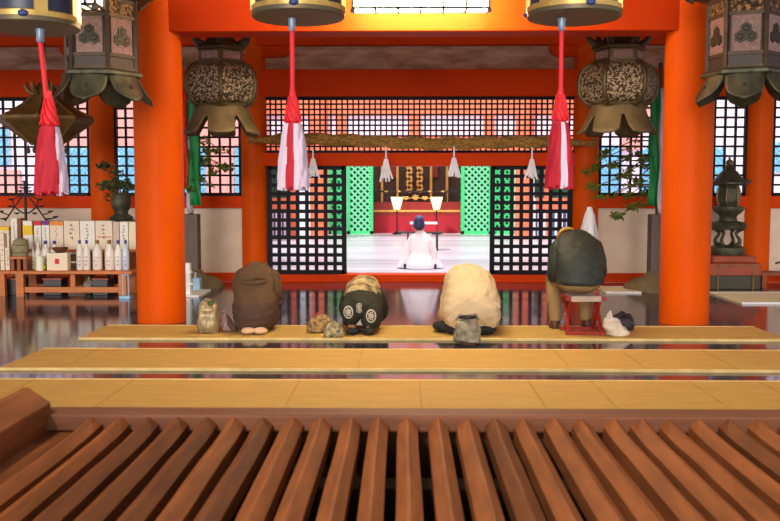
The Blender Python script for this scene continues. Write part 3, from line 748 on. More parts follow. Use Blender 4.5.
# ------------------------------------------------------------------ gilt drum lanterns with tassels (near the camera)
def tassel_lantern(px, py, Y, pxc, py_top, py_bot, wpx, label, tilt=0, tl=0, white=lambda u: u > .1):
    p = at(px, py, Y); r = .5 * 93 / 900 * Y; k = 900 / Y
    t = thing('hanging_drum_lantern', label, 'lantern', tuple(p), group='gilt drum lanterns with tassels')
    MB().lathe([(r * .955, .0), (r * .985, .006), (r * .985, .03)], 40, c=(0, 0, 0)).build('bottom_plate', 'bell_plate', t, smooth=40)
    MB().lathe([(r * .92, .02), (r * .92, .42)], 40).build('body', 'navy', t, smooth=40)
    MB().lathe([(r * .95, .02), (r * .995, .024), (r, .044), (r * .95, .05)], 40).build('rim', 'gold', t, smooth=40)
    MB().lathe([(r * .95, .40), (r, .41), (r, .44), (r * .5, .50), (r * .2, .54)], 40).build('top_plate', 'gold', t, smooth=40)
    for i in range(6):
        g = MB(); a = -PI / 2 + PI / 6 + i * PI / 3 + tilt; g.bar((r * .95 * math.cos(a), r * .95 * math.sin(a), .03), (r * .95 * math.cos(a), r * .95 * math.sin(a), .41), r * .26, .02, up=(math.cos(a), math.sin(a), 0)); g.build('gilt_post', 'gold', t)
    for i in range(3):
        a = -PI / 2 + i * PI * 2 / 3 + tilt * .2; MB().ell((r * .99 * math.cos(a), r * .99 * math.sin(a), .03), (.022, .012, .014), 10, 8).build('blue_boss', 'navy_blue', t)
    dx = (pxc - px) / k * .999
    MB().lathe([(.012, -.055), (.016, -.05), (.016, -.02), (.02, .0), (.02, .02)], 14, (dx, 0, 0)).build('rod', 'steel', t, smooth=40)
    zt_ = Z_(py_top, Y) - p.z; zb_ = Z_(py_bot, Y) - p.z; w = wpx / k / 2; n0 = Vector((dx, 0, -.05)); n1 = Vector((dx + tl, 0, zt_)); dx = dx + tl
    MB().tube([n0, n0.lerp(n1, .5), n1], .0105, 10).build('cord', 'red_cord', t, smooth=60)
    # netted knot where the cord meets the tassel
    kn = MB(); z0 = zt_ + .13
    kn.loft([ring((dx, 0, z), r_, r_ * .7, 0, 16) for z, r_ in ((z0 + .02, .012), (z0 - .02, .017), (z0 - .06, .026), (z0 - .10, .034), (zt_ - .0, w * .42))])
    for i in range(8):
        a = 2 * PI * i / 8
        kn.tube([(dx + (.016 + .022 * q / 5) * math.cos(a + q * .4), (.014 + .02 * q / 5) * math.sin(a + q * .4), z0 - .01 - .11 * q / 5) for q in range(6)], .005, 6)
    kn.build('netted_knot', 'red_cord', t, smooth=60)
    # strands: vertical red and white bundles
    rr = random.Random(int(px))
    red, wh = MB(), MB(); n = 56
    for i in range(n):
        for lay in (1.0, .66):
            a = 2 * PI * i / n + lay; ca, sa = math.cos(a), math.sin(a)
            m = wh if white(ca) else red
            zl = zb_ + rr.uniform(-.008, .016)
            pts = []
            for q in range(6):
                v = q / 5; r_ = w * lay * (.48 + .52 * v ** .7) ; r_ *= 1 + .04 * math.sin(q * 2 + i)
                pts.append(Vector((dx + r_ * ca, r_ * .85 * sa, zt_ + (zl - zt_) * v)))
            m.tube(pts, [.008, .009, .0095, .0095, .009, .006], 6)
    red.ell((dx, 0, zt_), (w * .5, w * .42, .02)); red.build('red_tassel', 'crimson', t, smooth=60); wh.build('white_tassel', 'white_tassel', t, smooth=60)
    MB().tube([(0, 0, .53), (0, 0, CEIL - p.z + .01)], .012, 8).build('hanging_chain', 'black', t)
tassel_lantern(298.5, 18.5, 4.0, 292, 124, 189, 30, 'gilt drum lantern above the pink and white striped tassel left of the ceiling lamp', tilt=0.1, white=lambda u: u < -.42 or u > .12)
tassel_lantern(574, 18.5, 4.0, 562, 123, 188, 26, 'gilt drum lantern at the right of the ceiling lamp, crimson tassel with a white stripe', tilt=.75, white=lambda u: -.05 < u < .5)
tassel_lantern(32, 29, 3.75, 40, 127, 194, 31, 'gilt drum lantern in the upper left corner of the photo with a crimson tassel', tilt=1.1, tl=.028, white=lambda u: u > .72)

# ------------------------------------------------------------------ paper ceiling lamps
def ceiling_lamp(px0, px1, py, Y, label, shade='lamp_paper'):
    a, b = at(px0, py, Y), at(px1, py, Y); z0 = a.z; w = b.x - a.x; D = .22; Hh = .3
    t = thing('hanging_lamp', label, 'lamp', ((a.x + b.x) / 2, Y, z0), group='box shaped paper ceiling lamps')
    MB().box((-w / 2 + .01, .01, .012), (w / 2 - .01, D - .01, Hh - .01)).build('paper_shade', shade, t)
    f = MB(); e = .021
    for i in range(7):
        x = -w / 2 + w * i / 6
        for y in (0, D): f.box((x - e / 2, y - e / 2, 0), (x + e / 2, y + e / 2, Hh))
        for z in (0, Hh): f.box((x - e / 2, 0, z), (x + e / 2, D, z + e))
    for y in (0, D):
        for z in (0, Hh): f.box((-w / 2, y - e / 2, z), (w / 2, y + e / 2, z + e))
    for x in (-w / 2, w / 2): f.box((x - e, -e, -.03), (x + e, e, 0))
    f.build('frame', 'black_wood', t)
    rd = MB()
    for x in (-w * .35, w * .35): rd.tube([(x, D / 2, Hh), (x, D / 2, CEIL - z0 + .01)], .01, 8)
    rd.build('hanging_rod', 'black', t)
ceiling_lamp(352.5, 489.5, 9.0, 8.6, 'glowing white paper box lamp hung before the tie beam')
ceiling_lamp(36, 95, 5.5, 7.1, 'glowing paper lamp peeking out between the upper left drum lantern and the left hexagonal lantern', 'lamp_paper_dim')

# ------------------------------------------------------------------ sake offerings on benches at the left
YL = 11.75; TZ = .33
bx0, bx1 = at(-70, 285, YL).x, at(137, 285, YL).x
def bench(xa, xb, label):
    t = thing('low_bench', label, 'bench', ((xa + xb) / 2, YL, 0), group='orange pine display benches')
    MB().box((xa, YL - .24, TZ - .04), (xb, YL + .24, TZ)).build('bench_top', 'pine', t, world=True, bevel=.005)
    for x in (xa + .12, xb - .12):
        for y in (YL - .2, YL + .2): MB().box((x - .05, y - .035, 0), (x + .05, y + .035, TZ - .04)).build('leg', 'pine', t, world=True)
    for y in (YL - .19, YL + .19): MB().box((xa + .17, y - .02, .05), (xb - .17, y + .02, .12)).build('stretcher', 'pine', t, world=True)
    MB().box(((xa + xb) / 2 - .03, YL - .17, .12), ((xa + xb) / 2 + .03, YL + .17, TZ - .04)).build('strut', 'pine', t, world=True)
xm = at(18, 285, YL).x
bench(xm + .003, bx1, 'low orange pine bench holding white bottles beside the left front column')
bench(xm - 1.4, xm - .003, 'low orange pine bench cut by the left edge of the photo')
RZ = .575
t = thing('riser_shelf', 'pine riser shelf behind the bottles carrying the tall sake cartons', 'shelf', (xm, 12.2, 0))
MB().box((xm - 1.4, 12.03, RZ - .035), (bx1 + .1, 12.37, RZ)).build('shelf_board', 'pine', t, world=True)
for px in (-60, -5, 40, 90, 134):
    x = at(px, 260, 12.2).x; MB().box((x - .03, 12.06, 0), (x + .03, 12.34, RZ - .035)).build('leg', 'pine_dk', t, world=True)

def strokes(o_x0, o_x1, z0, z1, y, rr, n):
    """brush marks as thin raised strokes"""
    m = MB()
    for q in range(n):
        cz = z0 + (z1 - z0) * (q + .5) / n; cx_ = (o_x0 + o_x1) / 2 + rr.uniform(-.1, .1) * (o_x1 - o_x0); s = min((z1 - z0) / n * .36, (o_x1 - o_x0) * .26)
        for _ in range(4):
            a = rr.choice((0, PI / 2, .8, 2.4)) + rr.uniform(-.2, .2); u = s * rr.uniform(.5, 1); ox, oz = rr.uniform(-.5, .5) * s, rr.uniform(-.5, .5) * s
            m.bar((cx_ + ox - math.cos(a) * u, y, cz + oz - math.sin(a) * u), (cx_ + ox + math.cos(a) * u, y, cz + oz + math.sin(a) * u), s * .22, .003, up=(0, 1, 0))
    return m
def carton(pa, pb, ytop, label, mt, band=None, top=None, n=3, Y=12.1, ybot=None, dep=.16, seal=False):
    a, b = at(pa, 236, Y), at(pb, 236, Y); z1 = Z_(ytop, Y); z0 = RZ if ybot is None else ybot
    w = b.x - a.x - .006; c = (a.x + b.x) / 2
    t = thing('sake_carton', label, 'carton', (c, Y, z0), group='tall sake cartons on the riser shelf')
    hgt = z1 - z0; rr = random.Random(int(pa * 3))
    MB().box((-w / 2, 0, .0005), (w / 2, dep, hgt)).build('carton_body', mt, t, bevel=.003)
    zt_ = hgt - .02
    if top:
        MB().box((-w / 2 - .001, -.003, hgt * .85), (w / 2 + .001, dep, hgt + .001)).build('printed_top', top, t); zt_ = hgt * .82
    if band: MB().box((-w / 2 - .001, -.003, hgt * .5), (w / 2 + .001, dep + .001, hgt * .84)).build('printed_band', band, t); zt_ = hgt * .46
    if n: strokes(-w * .32, w * .32, hgt * .34 if not band else hgt * .12, zt_ - .015, -.002, rr, n + 2).build('calligraphy', 'ink', t)
    if seal:
        MB().box((-w * .4, -.003, hgt * .42), (w * .4, 0, hgt * .45)).build('red_line', 'red', t)
carton(-40, -18, 226, 'cream sake carton past the left edge stack', 'carton')
carton(-1, 9, 227, 'cream sake carton with a yellow top at the left edge', 'carton', top='yellow')
carton(11, 17.5, 218.5, 'narrow white sake carton with a column of writing beside a brown board', 'carton2', n=6)
carton(22.8, 32.5, 221, 'white sake carton with a broad yellow band', 'carton2', band='yellow', n=2)
carton(34, 41.3, 221.5, 'white sake carton with a bright red top', 'carton2', top='red')
carton(41.6, 49.5, 221, 'white sake carton with a purple top', 'carton2', top='purple')
carton(49.8, 63.5, 221.5, 'wide cream sake carton with a pale red patterned top', 'carton', top='orange_print')
carton(63.8, 79.6, 221, 'wide cream sake carton with slanting brush writing', 'carton', n=2)
carton(79.9, 95, 221, 'wide cream sake carton with bold brush writing behind two blue capped bottles', 'carton2', n=3)
carton(95.3, 112.5, 221, 'wide cream sake carton with a red line and dark seals', 'carton', n=2, seal=True)
carton(112.8, 119.3, 222, 'narrow grey pink sake carton', 'carton3', n=0)
carton(119.6, 128.3, 222, 'white sake carton behind the last two blue capped bottles', 'carton2', n=3)
carton(128.6, 136, 222, 'cream sake carton touching the left front column', 'carton', n=0)
# brown board beside narrow carton
a = at(19.7, 236, 12.12)
t = thing('wooden_board', 'upright brown wooden board between two white sake cartons', 'board', (a.x, 12.12, RZ))
MB().box((-.022, 0, .0005), (.022, .12, Z_(218.5, 12.12) - RZ)).build('board_body', 'pine_dk', t)

def bottle(px, ytop, label, cap, mt='bottle', w=8.6, Y=YL - .05, extra=None, grp='white sake bottles on the bench'):
    p = at(px, 270, Y); h = Z_(ytop, Y) - TZ; r = w / 2 / 900 * Y
    t = thing('sake_bottle', label, 'bottle', (p.x, Y, TZ + .0005), group=grp)
    MB().lathe([(r * .85, 0), (r, .01), (r, h * .55), (r * .92, h * .66), (r * .55, h * .78), (r * .34, h * .84), (r * .32, h * .93)], 20).build('bottle_body', mt, t, smooth=50)
    MB().lathe([(r * .38, h * .88), (r * .40, h * .9), (r * .40, h), (r * .3, h * 1.005)], 16).build('cap', cap, t, smooth=40)
    rr = random.Random(int(px * 7)); m = MB()
    for q in range(3):
        zc = h * (.18 + .13 * q)
        for _ in range(3):
            a0 = -PI / 2 + rr.uniform(-.4, .4); da = rr.uniform(.1, .35); dz = rr.uniform(-.012, .012)
            m.bar((1.01 * r * math.cos(a0 - da), 1.01 * r * math.sin(a0 - da), zc - dz), (1.01 * r * math.cos(a0 + da), 1.01 * r * math.sin(a0 + da), zc + dz), .004, .003, up=(0, 1, 0))
    m.build('label_writing', extra or 'ink', t)
bottle(46.2, 241, 'white sake bottle with a blue cap behind the small green tied bottle', 'cap_blue', Y=YL + .1)
bottle(55.2, 241, 'white sake bottle with a blue cap behind the box with the red square', 'cap_blue', Y=YL + .1)
bottle(80.3, 240.5, 'white blue capped sake bottle next to the grey brown packet', 'cap_blue', w=7)
bottle(87.2, 240.5, 'white blue capped sake bottle next to the first brown capped bottle', 'cap_blue', w=7)
bottle(97.8, 240.5, 'white sake bottle with a brown cap between two pairs of blue capped bottles', 'cap_brown', w=9.5, extra='red')
bottle(110, 240.5, 'white sake bottle with a brown cap next to the last blue capped pair', 'cap_brown', w=9.5, extra='red')
bottle(118.6, 240.5, 'white sake bottle with a blue cap, second from the left front column', 'cap_blue', w=7.4)
bottle(126, 240.5, 'clear sake bottle with a blue cap nearest the left front column', 'cap_blue', mt='bottle2', w=7)
bottle(38.6, 243, 'white bottle with an orange round sticker', 'carton2', w=6.4, Y=YL + .1, extra='orange_print')
bottle(33.4, 244, 'lilac white bottle beside the straw barrel', 'carton3', w=4.2, Y=YL + .1)
# small white packs tied with green
p = at(40.3, 270, YL - .12)
t = thing('tied_offering', 'white wrapped offering with yellow green ties in front of the orange stickered bottle', 'offering', (p.x, YL - .12, TZ))
MB().lathe([(.05, 0), (.055, .02), (.045, .1), (.05, .17), (.02, .2)], 12).build('wrapper', 'carton2', t, smooth=50)
for s in (-1, 1): MB().ell((s * .055, -.01, .04), (.022, .03, .035), 10, 8).tube([(s * .05, -.02, .06), (s * .06, -.02, .13), (s * .04, -.02, .18)], .008, 6).build('green_tie', 'leafgreen', t, smooth=60)
# box with red square
a, b = at(47.3, 262, YL - .12), at(68, 262, YL - .12); hh = Z_(253.5, YL - .12) - TZ
t = thing('wooden_box', 'cream wooden box printed with a red square', 'box', ((a.x + b.x) / 2, YL - .12, TZ + .0005)); w = (b.x - a.x) / 2
MB().box((-w, -.02, 0), (w, .13, hh - .012)).build('box_body', 'carton', t, bevel=.003); MB().box((-w - .004, -.024, hh - .012), (w + .004, .134, hh)).build('lid', 'carton2', t)
MB().box((-.028, -.024, hh * .38), (.028, -.018, hh * .68)).build('red_square', 'red', t)
p = at(60, 252, YL - .04)
t = thing('brown_bowl', 'small brown bowl on the box with the red square', 'bowl', (p.x, YL - .04, TZ + hh))
MB().lathe([(.05, 0), (.06, .01), (.1, .05), (.105, .07), (.09, .06), (.05, .02)], 20).build('bowl_body', 'box_pale', t, smooth=50)
# straw barrel on a stand at the left
p = at(20.5, 262, YL - .05)
t = thing('barrel_stand', 'reddish wooden stand below the straw wrapped barrel', 'stand', (p.x, YL - .03, TZ)); 
zs = Z_(256.5, YL) - TZ
MB().box((-.105, -.1, zs - .03), (.105, .12, zs)).build('stand_top', 'pine', t)
for x in (-.082, .0, .082): MB().box((x - .022, -.08, .0), (x + .022, .1, zs - .03)).build('leg', 'pine_dk', t)
t = thing('straw_barrel', 'grey green straw wrapped barrel on a wooden stand', 'barrel', (p.x, YL - .03, TZ + zs + .001))
MB().lathe([(.085, 0), (.102, .03), (.106, .12), (.095, .2), (.05, .235)], 20).build('barrel_body', 'straw_grey', t, smooth=50)
bb = MB()
for z in (.05, .15): bb.lathe([(.103, z - .008), (.108, z), (.103, z + .008)], 20)
bb.build('straw_band', 'rope', t, smooth=60)
for px, yt, lab in ((2.5, 226, 'tall cream box standing on the bench at the left edge'), (7.6, 240, 'narrow white box with writing beside the straw barrel')):
    p = at(px, 260, YL - .1); hh2 = Z_(yt + 8, YL - .1) - TZ
    t = thing('gift_box', lab, 'box', (p.x, YL - .1, TZ + .0005)); MB().box((-.03, 0, 0), (.024, .1, hh2)).build('box_body', 'carton', t, bevel=.003)
    strokes(-.02, .02, hh2 * .2, hh2 * .9, -.002, random.Random(int(yt)), 5).build('calligraphy', 'ink', t)
p = at(73.6, 264, YL)
t = thing('dark_packet', 'grey brown wrapped packet between the red square box and the bottles', 'packet', (p.x, YL - .02, TZ + .0005)); MB().box((-.034, 0, 0), (.036, .1, .2)).build('packet_body', 'parka_dk', t, bevel=.01)
MB().box((-.036, -.003, .09), (.038, .103, .11)).build('paper_band', 'carton3', t)
# dark boxes under the bench
for pa, pb, lab in ((46, 64, 'dark box on the floor under the bench below the red square box'), (95, 110, 'dark box on the floor under the bench below the brown capped bottles'), (9, 19, 'dark box on the floor beneath the barrel stand')):
    a, b = at(pa, 280, YL), at(pb, 280, YL); t = thing('storage_box', lab, 'box', ((a.x + b.x) / 2, YL - .1, 0), group='dark boxes under the benches'); w = (b.x - a.x) / 2
    MB().box((-w, 0, 0), (w, .24, .2)).build('box_body', 'black_wood', t, bevel=.006); MB().box((-w - .005, -.005, .2), (w + .005, .245, .225)).build('lid', 'stand_red', t)
p = at(85, 283, YL)
t = thing('wrapped_bundle', 'grey plastic wrapped bundle under the bench', 'bundle', (p.x + .05, YL, 0))
MB().ell((0, 0, .105), (.08, .08, .10), 20, 12).noise(.02, 9).build('bundle_body', 'plastic', t, smooth=60); MB().tube([(0, 0, .19), (.01, 0, .24)], [.03, .012], 8).build('tied_neck', 'plastic', t)
p = at(130, 285, YL - .3)
t = thing('small_frame_stand', 'pale blue metal frame stand on the floor beside the left front column', 'stand', (p.x - .02, YL - .42, 0))
m = MB()
for x in (-.035, .035): m.tube([(x, 0, .03), (x, 0, .30)], .009, 8)
m.tube([(-.035, 0, .30), (.035, 0, .30)], .009, 8); m.build('upright', 'blue_plastic', t); MB().box((-.07, -.06, 0), (.07, .06, .035)).build('foot', 'blue_plastic', t, bevel=.006)

# ------------------------------------------------------------------ black iron candle stand
YC = 12.75; p = at(26, 222, YC)
t = thing('candle_stand', 'branching black iron candle stand rising behind the sake cartons', 'candle stand', (p.x, YC, 0))
k = YC / 900; hz = lambda y: Z_(y, YC)
MB().tube([(0, 0, .03), (0, 0, hz(182))], .02, 10).build('post', 'black', t); MB().lathe([(.3, 0), (.28, .03), (.1, .06), (.03, .12)], 24).build('base', 'black', t, smooth=40)
arms = MB(); X = lambda px: (px - 26) * k
def pan(px, py, w=2.7, dy=0): MB().lathe([(.01, hz(py) - .014), (w * k, hz(py)), (w * k, hz(py) + .012)], 14, (X(px), dy, 0)).build('drip_pan', 'black', t)
pan(26, 181.5); pan(26, 188, 6)
for s in (-1, 1):
    def P(px, py): return (X(26 + s * px), 0, hz(py))
    arms.tube([P(0, 192), P(3, 196), P(11, 207), P(21, 221)], .011, 8); arms.tube([P(0, 214), P(5, 212), P(11, 207), P(13, 200)], .01, 8); arms.tube([P(11, 207), P(16, 206)], .009, 8)
    for q, y in ((5, 191), (15, 199.5), (16, 206.5), (9, 213.5), (25, 211.5), (23, 219), (30, 217)): pan(26 + s * q, y)
    arms.tube([P(17, 215), P(25, 212.5)], .008, 8); arms.tube([P(20, 220), P(30, 218)], .008, 8); arms.tube([P(5, 196), P(15, 200.5)], .008, 8); arms.tube([P(5, 196), P(5, 192)], .008, 8)
arms.build('branch_arm', 'black', t)

# ------------------------------------------------------------------ plants
def leaves(m, c, spread, n, size, rr, flat=.5):
    for _ in range(n):
        q = Vector(c) + Vector((rr.gauss(0, spread[0]), rr.gauss(0, spread[1]), rr.gauss(0, spread[2])))
        R = Euler((rr.uniform(-.9, .9), rr.uniform(-.9, .9), rr.uniform(0, 6.3))).to_matrix(); s = size * rr.uniform(.6, 1.2)
        m.add([q + R @ Vector(v) * s for v in ((-1, 0, 0), (-.4, .32, .08), (.4, .3, .08), (1, 0, -.1), (.4, -.3, .08), (-.4, -.32, .08))], [(0, 1, 2, 3), (0, 3, 4, 5)])
YV = 12.62; p = at(121.5, 220, YV); k = YV / 900
t = thing('plant_stand', 'dark wooden stand hidden behind the cartons under the bronze vase', 'stand', (p.x, YV, 0))
MB().box((-.2, -.2, p.z - .06), (.2, .2, p.z - .002)).build('stand_top', 'black_wood', t)
for x in (-.15, .15):
    for y in (-.15, .15): MB().box((x - .025, y - .025, 0), (x + .025, y + .025, p.z - .06)).build('leg', 'black_wood', t)
t = thing('bronze_vase', 'green bronze vase holding leafy branches left of the left front column', 'vase', (p.x, YV, p.z))
MB().lathe([(11 * k, 0), (12 * k, 1.5 * k), (11.5 * k, 3 * k), (7 * k, 6 * k), (6.5 * k, 8 * k), (9 * k, 12 * k), (10 * k, 18 * k), (9.5 * k, 24 * k), (10 * k, 25.5 * k), (8 * k, 25 * k), (7 * k, 18 * k)], 32).build('vase_body', 'verdi', t, smooth=50)
m, w_ = MB(), MB(); rr = random.Random(4)
for q, (dx, dz, n) in enumerate(((-24, 38, 0), (-14, 54, 34), (-6, 34, 40), (4, 36, 44), (10, 30, 30), (-18, 35, 22), (-1, 48, 20), (-13, 24, 9))):
    e = Vector((dx * k, rr.uniform(-.1, .1), dz * k)); w_.tube([(0, 0, 22 * k), e * .5 + Vector((0, 0, 12 * k)), e], [.014, .011, .007], 6)
    leaves(m, e, (4 * k, 4 * k, 2.6 * k), n, .06, rr)
w_.build('branch', 'twig', t); m.build('foliage', 'leaf_dk', t)

def streamer_stand(px, Y, branch_dirs, side, label):
    p = at(px, 275, Y); k = Y / 900
    t = thing('streamer_stand', label, 'stand', (p.x, Y, 0), group='sakaki stands with coloured silk streamers')
    md = MB().lathe([(.44, 0), (.41, .08), (.31, .14), (.19, .19), (.12, .26)], 30).noise(.03, 6, px); md.build('mound_base', 'mound', t, smooth=60)
    zt_ = Z_(214, Y)
    MB().box((-.105, -.105, .2), (.105, .105, zt_)).build('post', 'post', t, bevel=.01)
    MB().tube([(0, 0, zt_), (0, 0, 3.1)], .03, 8).build('pole', 'twig', t)
    MB().tube([(-.3, -.04, 2.75), (.3, -.04, 2.75)], .018, 8).build('cross_bar', 'twig', t)
    rr = random.Random(int(px))
    for c, x0, z0, z1, w in (('silk_green', side * .08, 2.75, zt_ + .12, .15), ('silk_red', side * -.06, 2.75, zt_ + .35, .09), ('silk_purple', side * -.12, 2.75, zt_ + .02, .1),
                             ('silk_white', side * .0, 2.75, zt_ + .02, .08), ('silk_teal', side * -.2, 2.75, zt_ + .3, .07)):
        R = []; y0 = rr.uniform(-.16, -.05)
        for i in range(15):
            z = z0 + (z1 - z0) * i / 14; s = .012 * math.sin(i * .9 + x0 * 20)
            R.append([Vector((x0 + u * w / 2 + s, y0 + .02 * math.sin(u * 6 + i * .3), z)) for u in (-1, -.6, -.2, .2, .6, 1)])
        MB().loft(R, cap=False, closed=False).build('silk_streamer', c, t, smooth=80, solid=.004)
    m, w_ = MB(), MB()
    for dx, y_, n in branch_dirs:
        e = Vector((dx * k, rr.uniform(-.25, .1), Z_(y_, Y))); s0 = Vector((0, -.03, min(3.0, e.z + .15)))
        mid = s0.lerp(e, .5) + Vector((0, 0, .08)); w_.tube([s0, mid, e], [.012, .009, .005], 6)
        leaves(m, e, (3.2 * k, 4 * k, 1.7 * k), n, .058, rr); leaves(m, mid, (4 * k, 4 * k, 2 * k), n // 2, .05, rr)
    w_.build('branch', 'twig', t); m.build('foliage', 'leaf', t)
streamer_stand(192.5, 12.7, [(20, 152, 30), (30, 150, 26), (14, 162, 22), (36, 168, 20), (22, 172, 26), (32, 167, 18), (10, 180, 16), (-6, 150, 20), (-9, 168, 20), (2, 190, 14), (16, 184, 12), (4, 160, 20)], 1,
               'sakaki stand with green silk streamer and brown post beside the left front column')
streamer_stand(656, 12.45, [(-62, 168, 26), (-66, 187, 26), (-70, 172, 18), (-50, 152, 20), (-44, 166, 22), (-38, 176, 24), (-28, 170, 24), (-20, 180, 26), (-30, 196, 26), (-24, 208, 24), (-40, 216, 30), (-54, 158, 12), (-14, 160, 24), (-10, 192, 24), (-46, 196, 8), (-60, 198, 10)], -1,
               'sakaki stand with spreading leafy sprays left of the right front column')

# ------------------------------------------------------------------ paper wand behind the man, flat sheets and white items
Y = 12.6; p = at(588.5, 270, Y)
t = thing('paper_wand', 'cone of white paper strips on a wand behind the man on the stool', 'wand', (p.x, Y, 0))
MB().box((-.14, -.14, 0), (.14, .14, .06)).build('foot', 'pine', t); MB().tube([(0, 0, .05), (0, 0, Z_(208, Y))], .016, 8).build('wand_rod', 'pine', t)
m = MB(); z1, z0 = Z_(207, Y), Z_(243, Y); rr = random.Random(2)
for i in range(70):
    a = rr.uniform(0, 2 * PI); q = rr.random() ** .5; pts = []
    for j in range(5):
        v = j / 4; r_ = (.02 + .115 * v ** .75) * (.5 + .5 * q); pts.append(Vector((r_ * math.cos(a) + rr.uniform(-.01, .01), r_ * math.sin(a), z1 + (z0 + rr.uniform(0, .1) - z1) * v)))
    for u, v in zip(pts, pts[1:]): m.bar(u, v, .028, .004, up=(math.cos(a), math.sin(a), 0))
m.build('paper_strips', 'paper', t)
def slab(pa, pb, y0, y1, name, mt, label, c, h=.02, X0=None):
    ya, yb = atz(430, y1, 0).y, atz(430, y0, 0).y
    a, b = atz(pa, (y0 + y1) / 2, 0).x, atz(pb, (y0 + y1) / 2, 0).x
    t = thing(name, label, c, ((a + b) / 2, (ya + yb) / 2, .001))
    MB().box((a, ya, .001), (b, yb, h)).build('sheet_body', mt, t, world=True, bevel=.004)
    e = MB()
    for y in (ya, yb): e.box((a, y - .012, .001), (b, y + .012, h + .003))
    e.build('edge_binding', 'paper', t, world=True)
slab(600, 634, 287.5, 293, 'floor_sheet', 'tatami', 'pale flat sheet on the floor behind the man and the stone mound', 'sheet')
slab(724, 830, 293, 303.5, 'floor_mat', 'tatami', 'pale mat on the dark floor in front of the bronze floor lantern', 'mat')
slab(184, 204, 291.5, 297.5, 'paper_sheet', 'white_board', 'white sheet on the floor under the pale blue box', 'sheet')
p = atz(189, 296, 0)
t = thing('white_stand', 'narrow white folded stand just right of the left front column', 'stand', (p.x - .02, p.y + .05, .02))
MB().box((-.035, -.05, 0), (.035, .05, Z_(265, p.y))).build('panel', 'white_board', t, bevel=.004); MB().box((-.06, -.052, .12), (.06, .052, .15)).build('shelf', 'white_board', t); MB().box((-.055, -.052, .28), (.055, .052, .3)).build('shelf', 'white_board', t)
p = atz(197, 291, 0)
t = thing('blue_box', 'small light blue box standing on the white sheet by the left front column', 'box', (p.x, p.y + .02, .02))
MB().box((-.05, -.06, 0), (.05, .06, .16)).build('box_body', 'blue_plastic', t, bevel=.006); MB().box((-.02, -.065, .16), (.0, -.045, .24)).build('tab', 'blue_plastic', t)

# ------------------------------------------------------------------ bronze floor lantern at the right
YT = 12.85; p = at(726, 288, YT); k = YT / 900
t = thing('lantern_plinth', 'square red brown plinth under the bronze floor lantern', 'plinth', (p.x, YT, 0))
hz = lambda y: (288.5 - y) * k
MB().box((-24 * k, -.34, .0), (24 * k, .34, hz(275))).build('plinth_base', 'stand_dk', t, bevel=.01); MB().box((-25 * k, -.36, hz(275)), (25 * k, .36, hz(263))).build('plinth_body', 'stand_red', t, bevel=.008)
MB().box((-21 * k, -.3, hz(263)), (21 * k, .3, hz(256))).build('plinth_top', 'stand_red', t, bevel=.02)
br = MB()
for x in (-17, 17): br.box((x * k - .012, -.366, .0), (x * k + .012, -.34, hz(263)))
br.box((-17 * k, -.366, hz(266)), (17 * k, -.34, hz(264.6))); br.build('gilt_band', 'brown_bronze', t)
t2 = thing('bronze_floor_lantern', 'verdigris bronze pagoda lantern on a plinth right of the right front column', 'lantern', (p.x, YT, hz(256)))
g = lambda y: (256 - y) * k
MB().lathe([(16 * k, 0), (17 * k, g(253)), (16.5 * k, g(249)), (13 * k, g(247))], 32).build('foot_plate', 'verdi', t2, smooth=40)
for i in range(4):
    a = PI / 4 + i * PI / 2; m = MB()
    pr = [(9, 247.5), (12, 245), (12.5, 241), (9.5, 237), (9, 234), (13, 230.5), (16, 229)]
    m.tube([(r_ * k * math.cos(a), r_ * k * math.sin(a), g(y)) for r_, y in cat([list(q) for q in pr], 4)], [.042 - .02 * abs(math.sin(q / 24 * PI)) for q in range(25)], 10); m.build('leg', 'verdi', t2, smooth=60)
MB().lathe([(12 * k, g(231)), (17 * k, g(230)), (18 * k, g(227)), (16 * k, g(224)), (9 * k, g(222.5)), (8 * k, g(219)), (9 * k, g(217)), (14 * k, g(213)), (15 * k, g(211)), (15 * k, g(208.5)), (10 * k, g(207.5))], 32).build('tray', 'verdi', t2, smooth=40)
MB().lathe([(8 * k, g(208)), (10.5 * k, g(203)), (11 * k, g(197)), (10 * k, g(191)), (8 * k, g(187.5))], 6).build('fire_box', 'verdi', t2)
fb = MB()
for i in range(6):
    a = i * PI / 3; fb.tube([(r_ * k * math.cos(a), r_ * k * math.sin(a), g(y)) for r_, y in ((8.6, 208), (11, 203), (11.5, 197), (10.5, 191), (8.6, 187))], .014, 6)
fb.build('rib', 'bronze', t2)
MB().lathe([(9 * k, g(188)), (17.5 * k, g(186)), (17.5 * k, g(184.5)), (12.5 * k, g(180)), (8 * k, g(174)), (4 * k, g(171)), (3 * k, g(170))], 24).build('roof', 'verdi', t2, smooth=30)
for i in range(6):
    cu = MB(); a = i * PI / 3; cu.tube([((15 + q * 1.4) * k * math.cos(a), (15 + q * 1.4) * k * math.sin(a), g(186 - q * q * .16)) for q in range(6)], [.03, .028, .026, .024, .02, .012], 8); cu.build('roof_curl', 'verdi', t2, smooth=60)
MB().lathe([(3 * k, g(171)), (4.2 * k, g(169)), (2.5 * k, g(167.5)), (3.6 * k, g(165.5)), (3 * k, g(163)), (1.2 * k, g(162)), (1 * k, g(158.5))], 16).build('finial', 'bronze', t2, smooth=50)
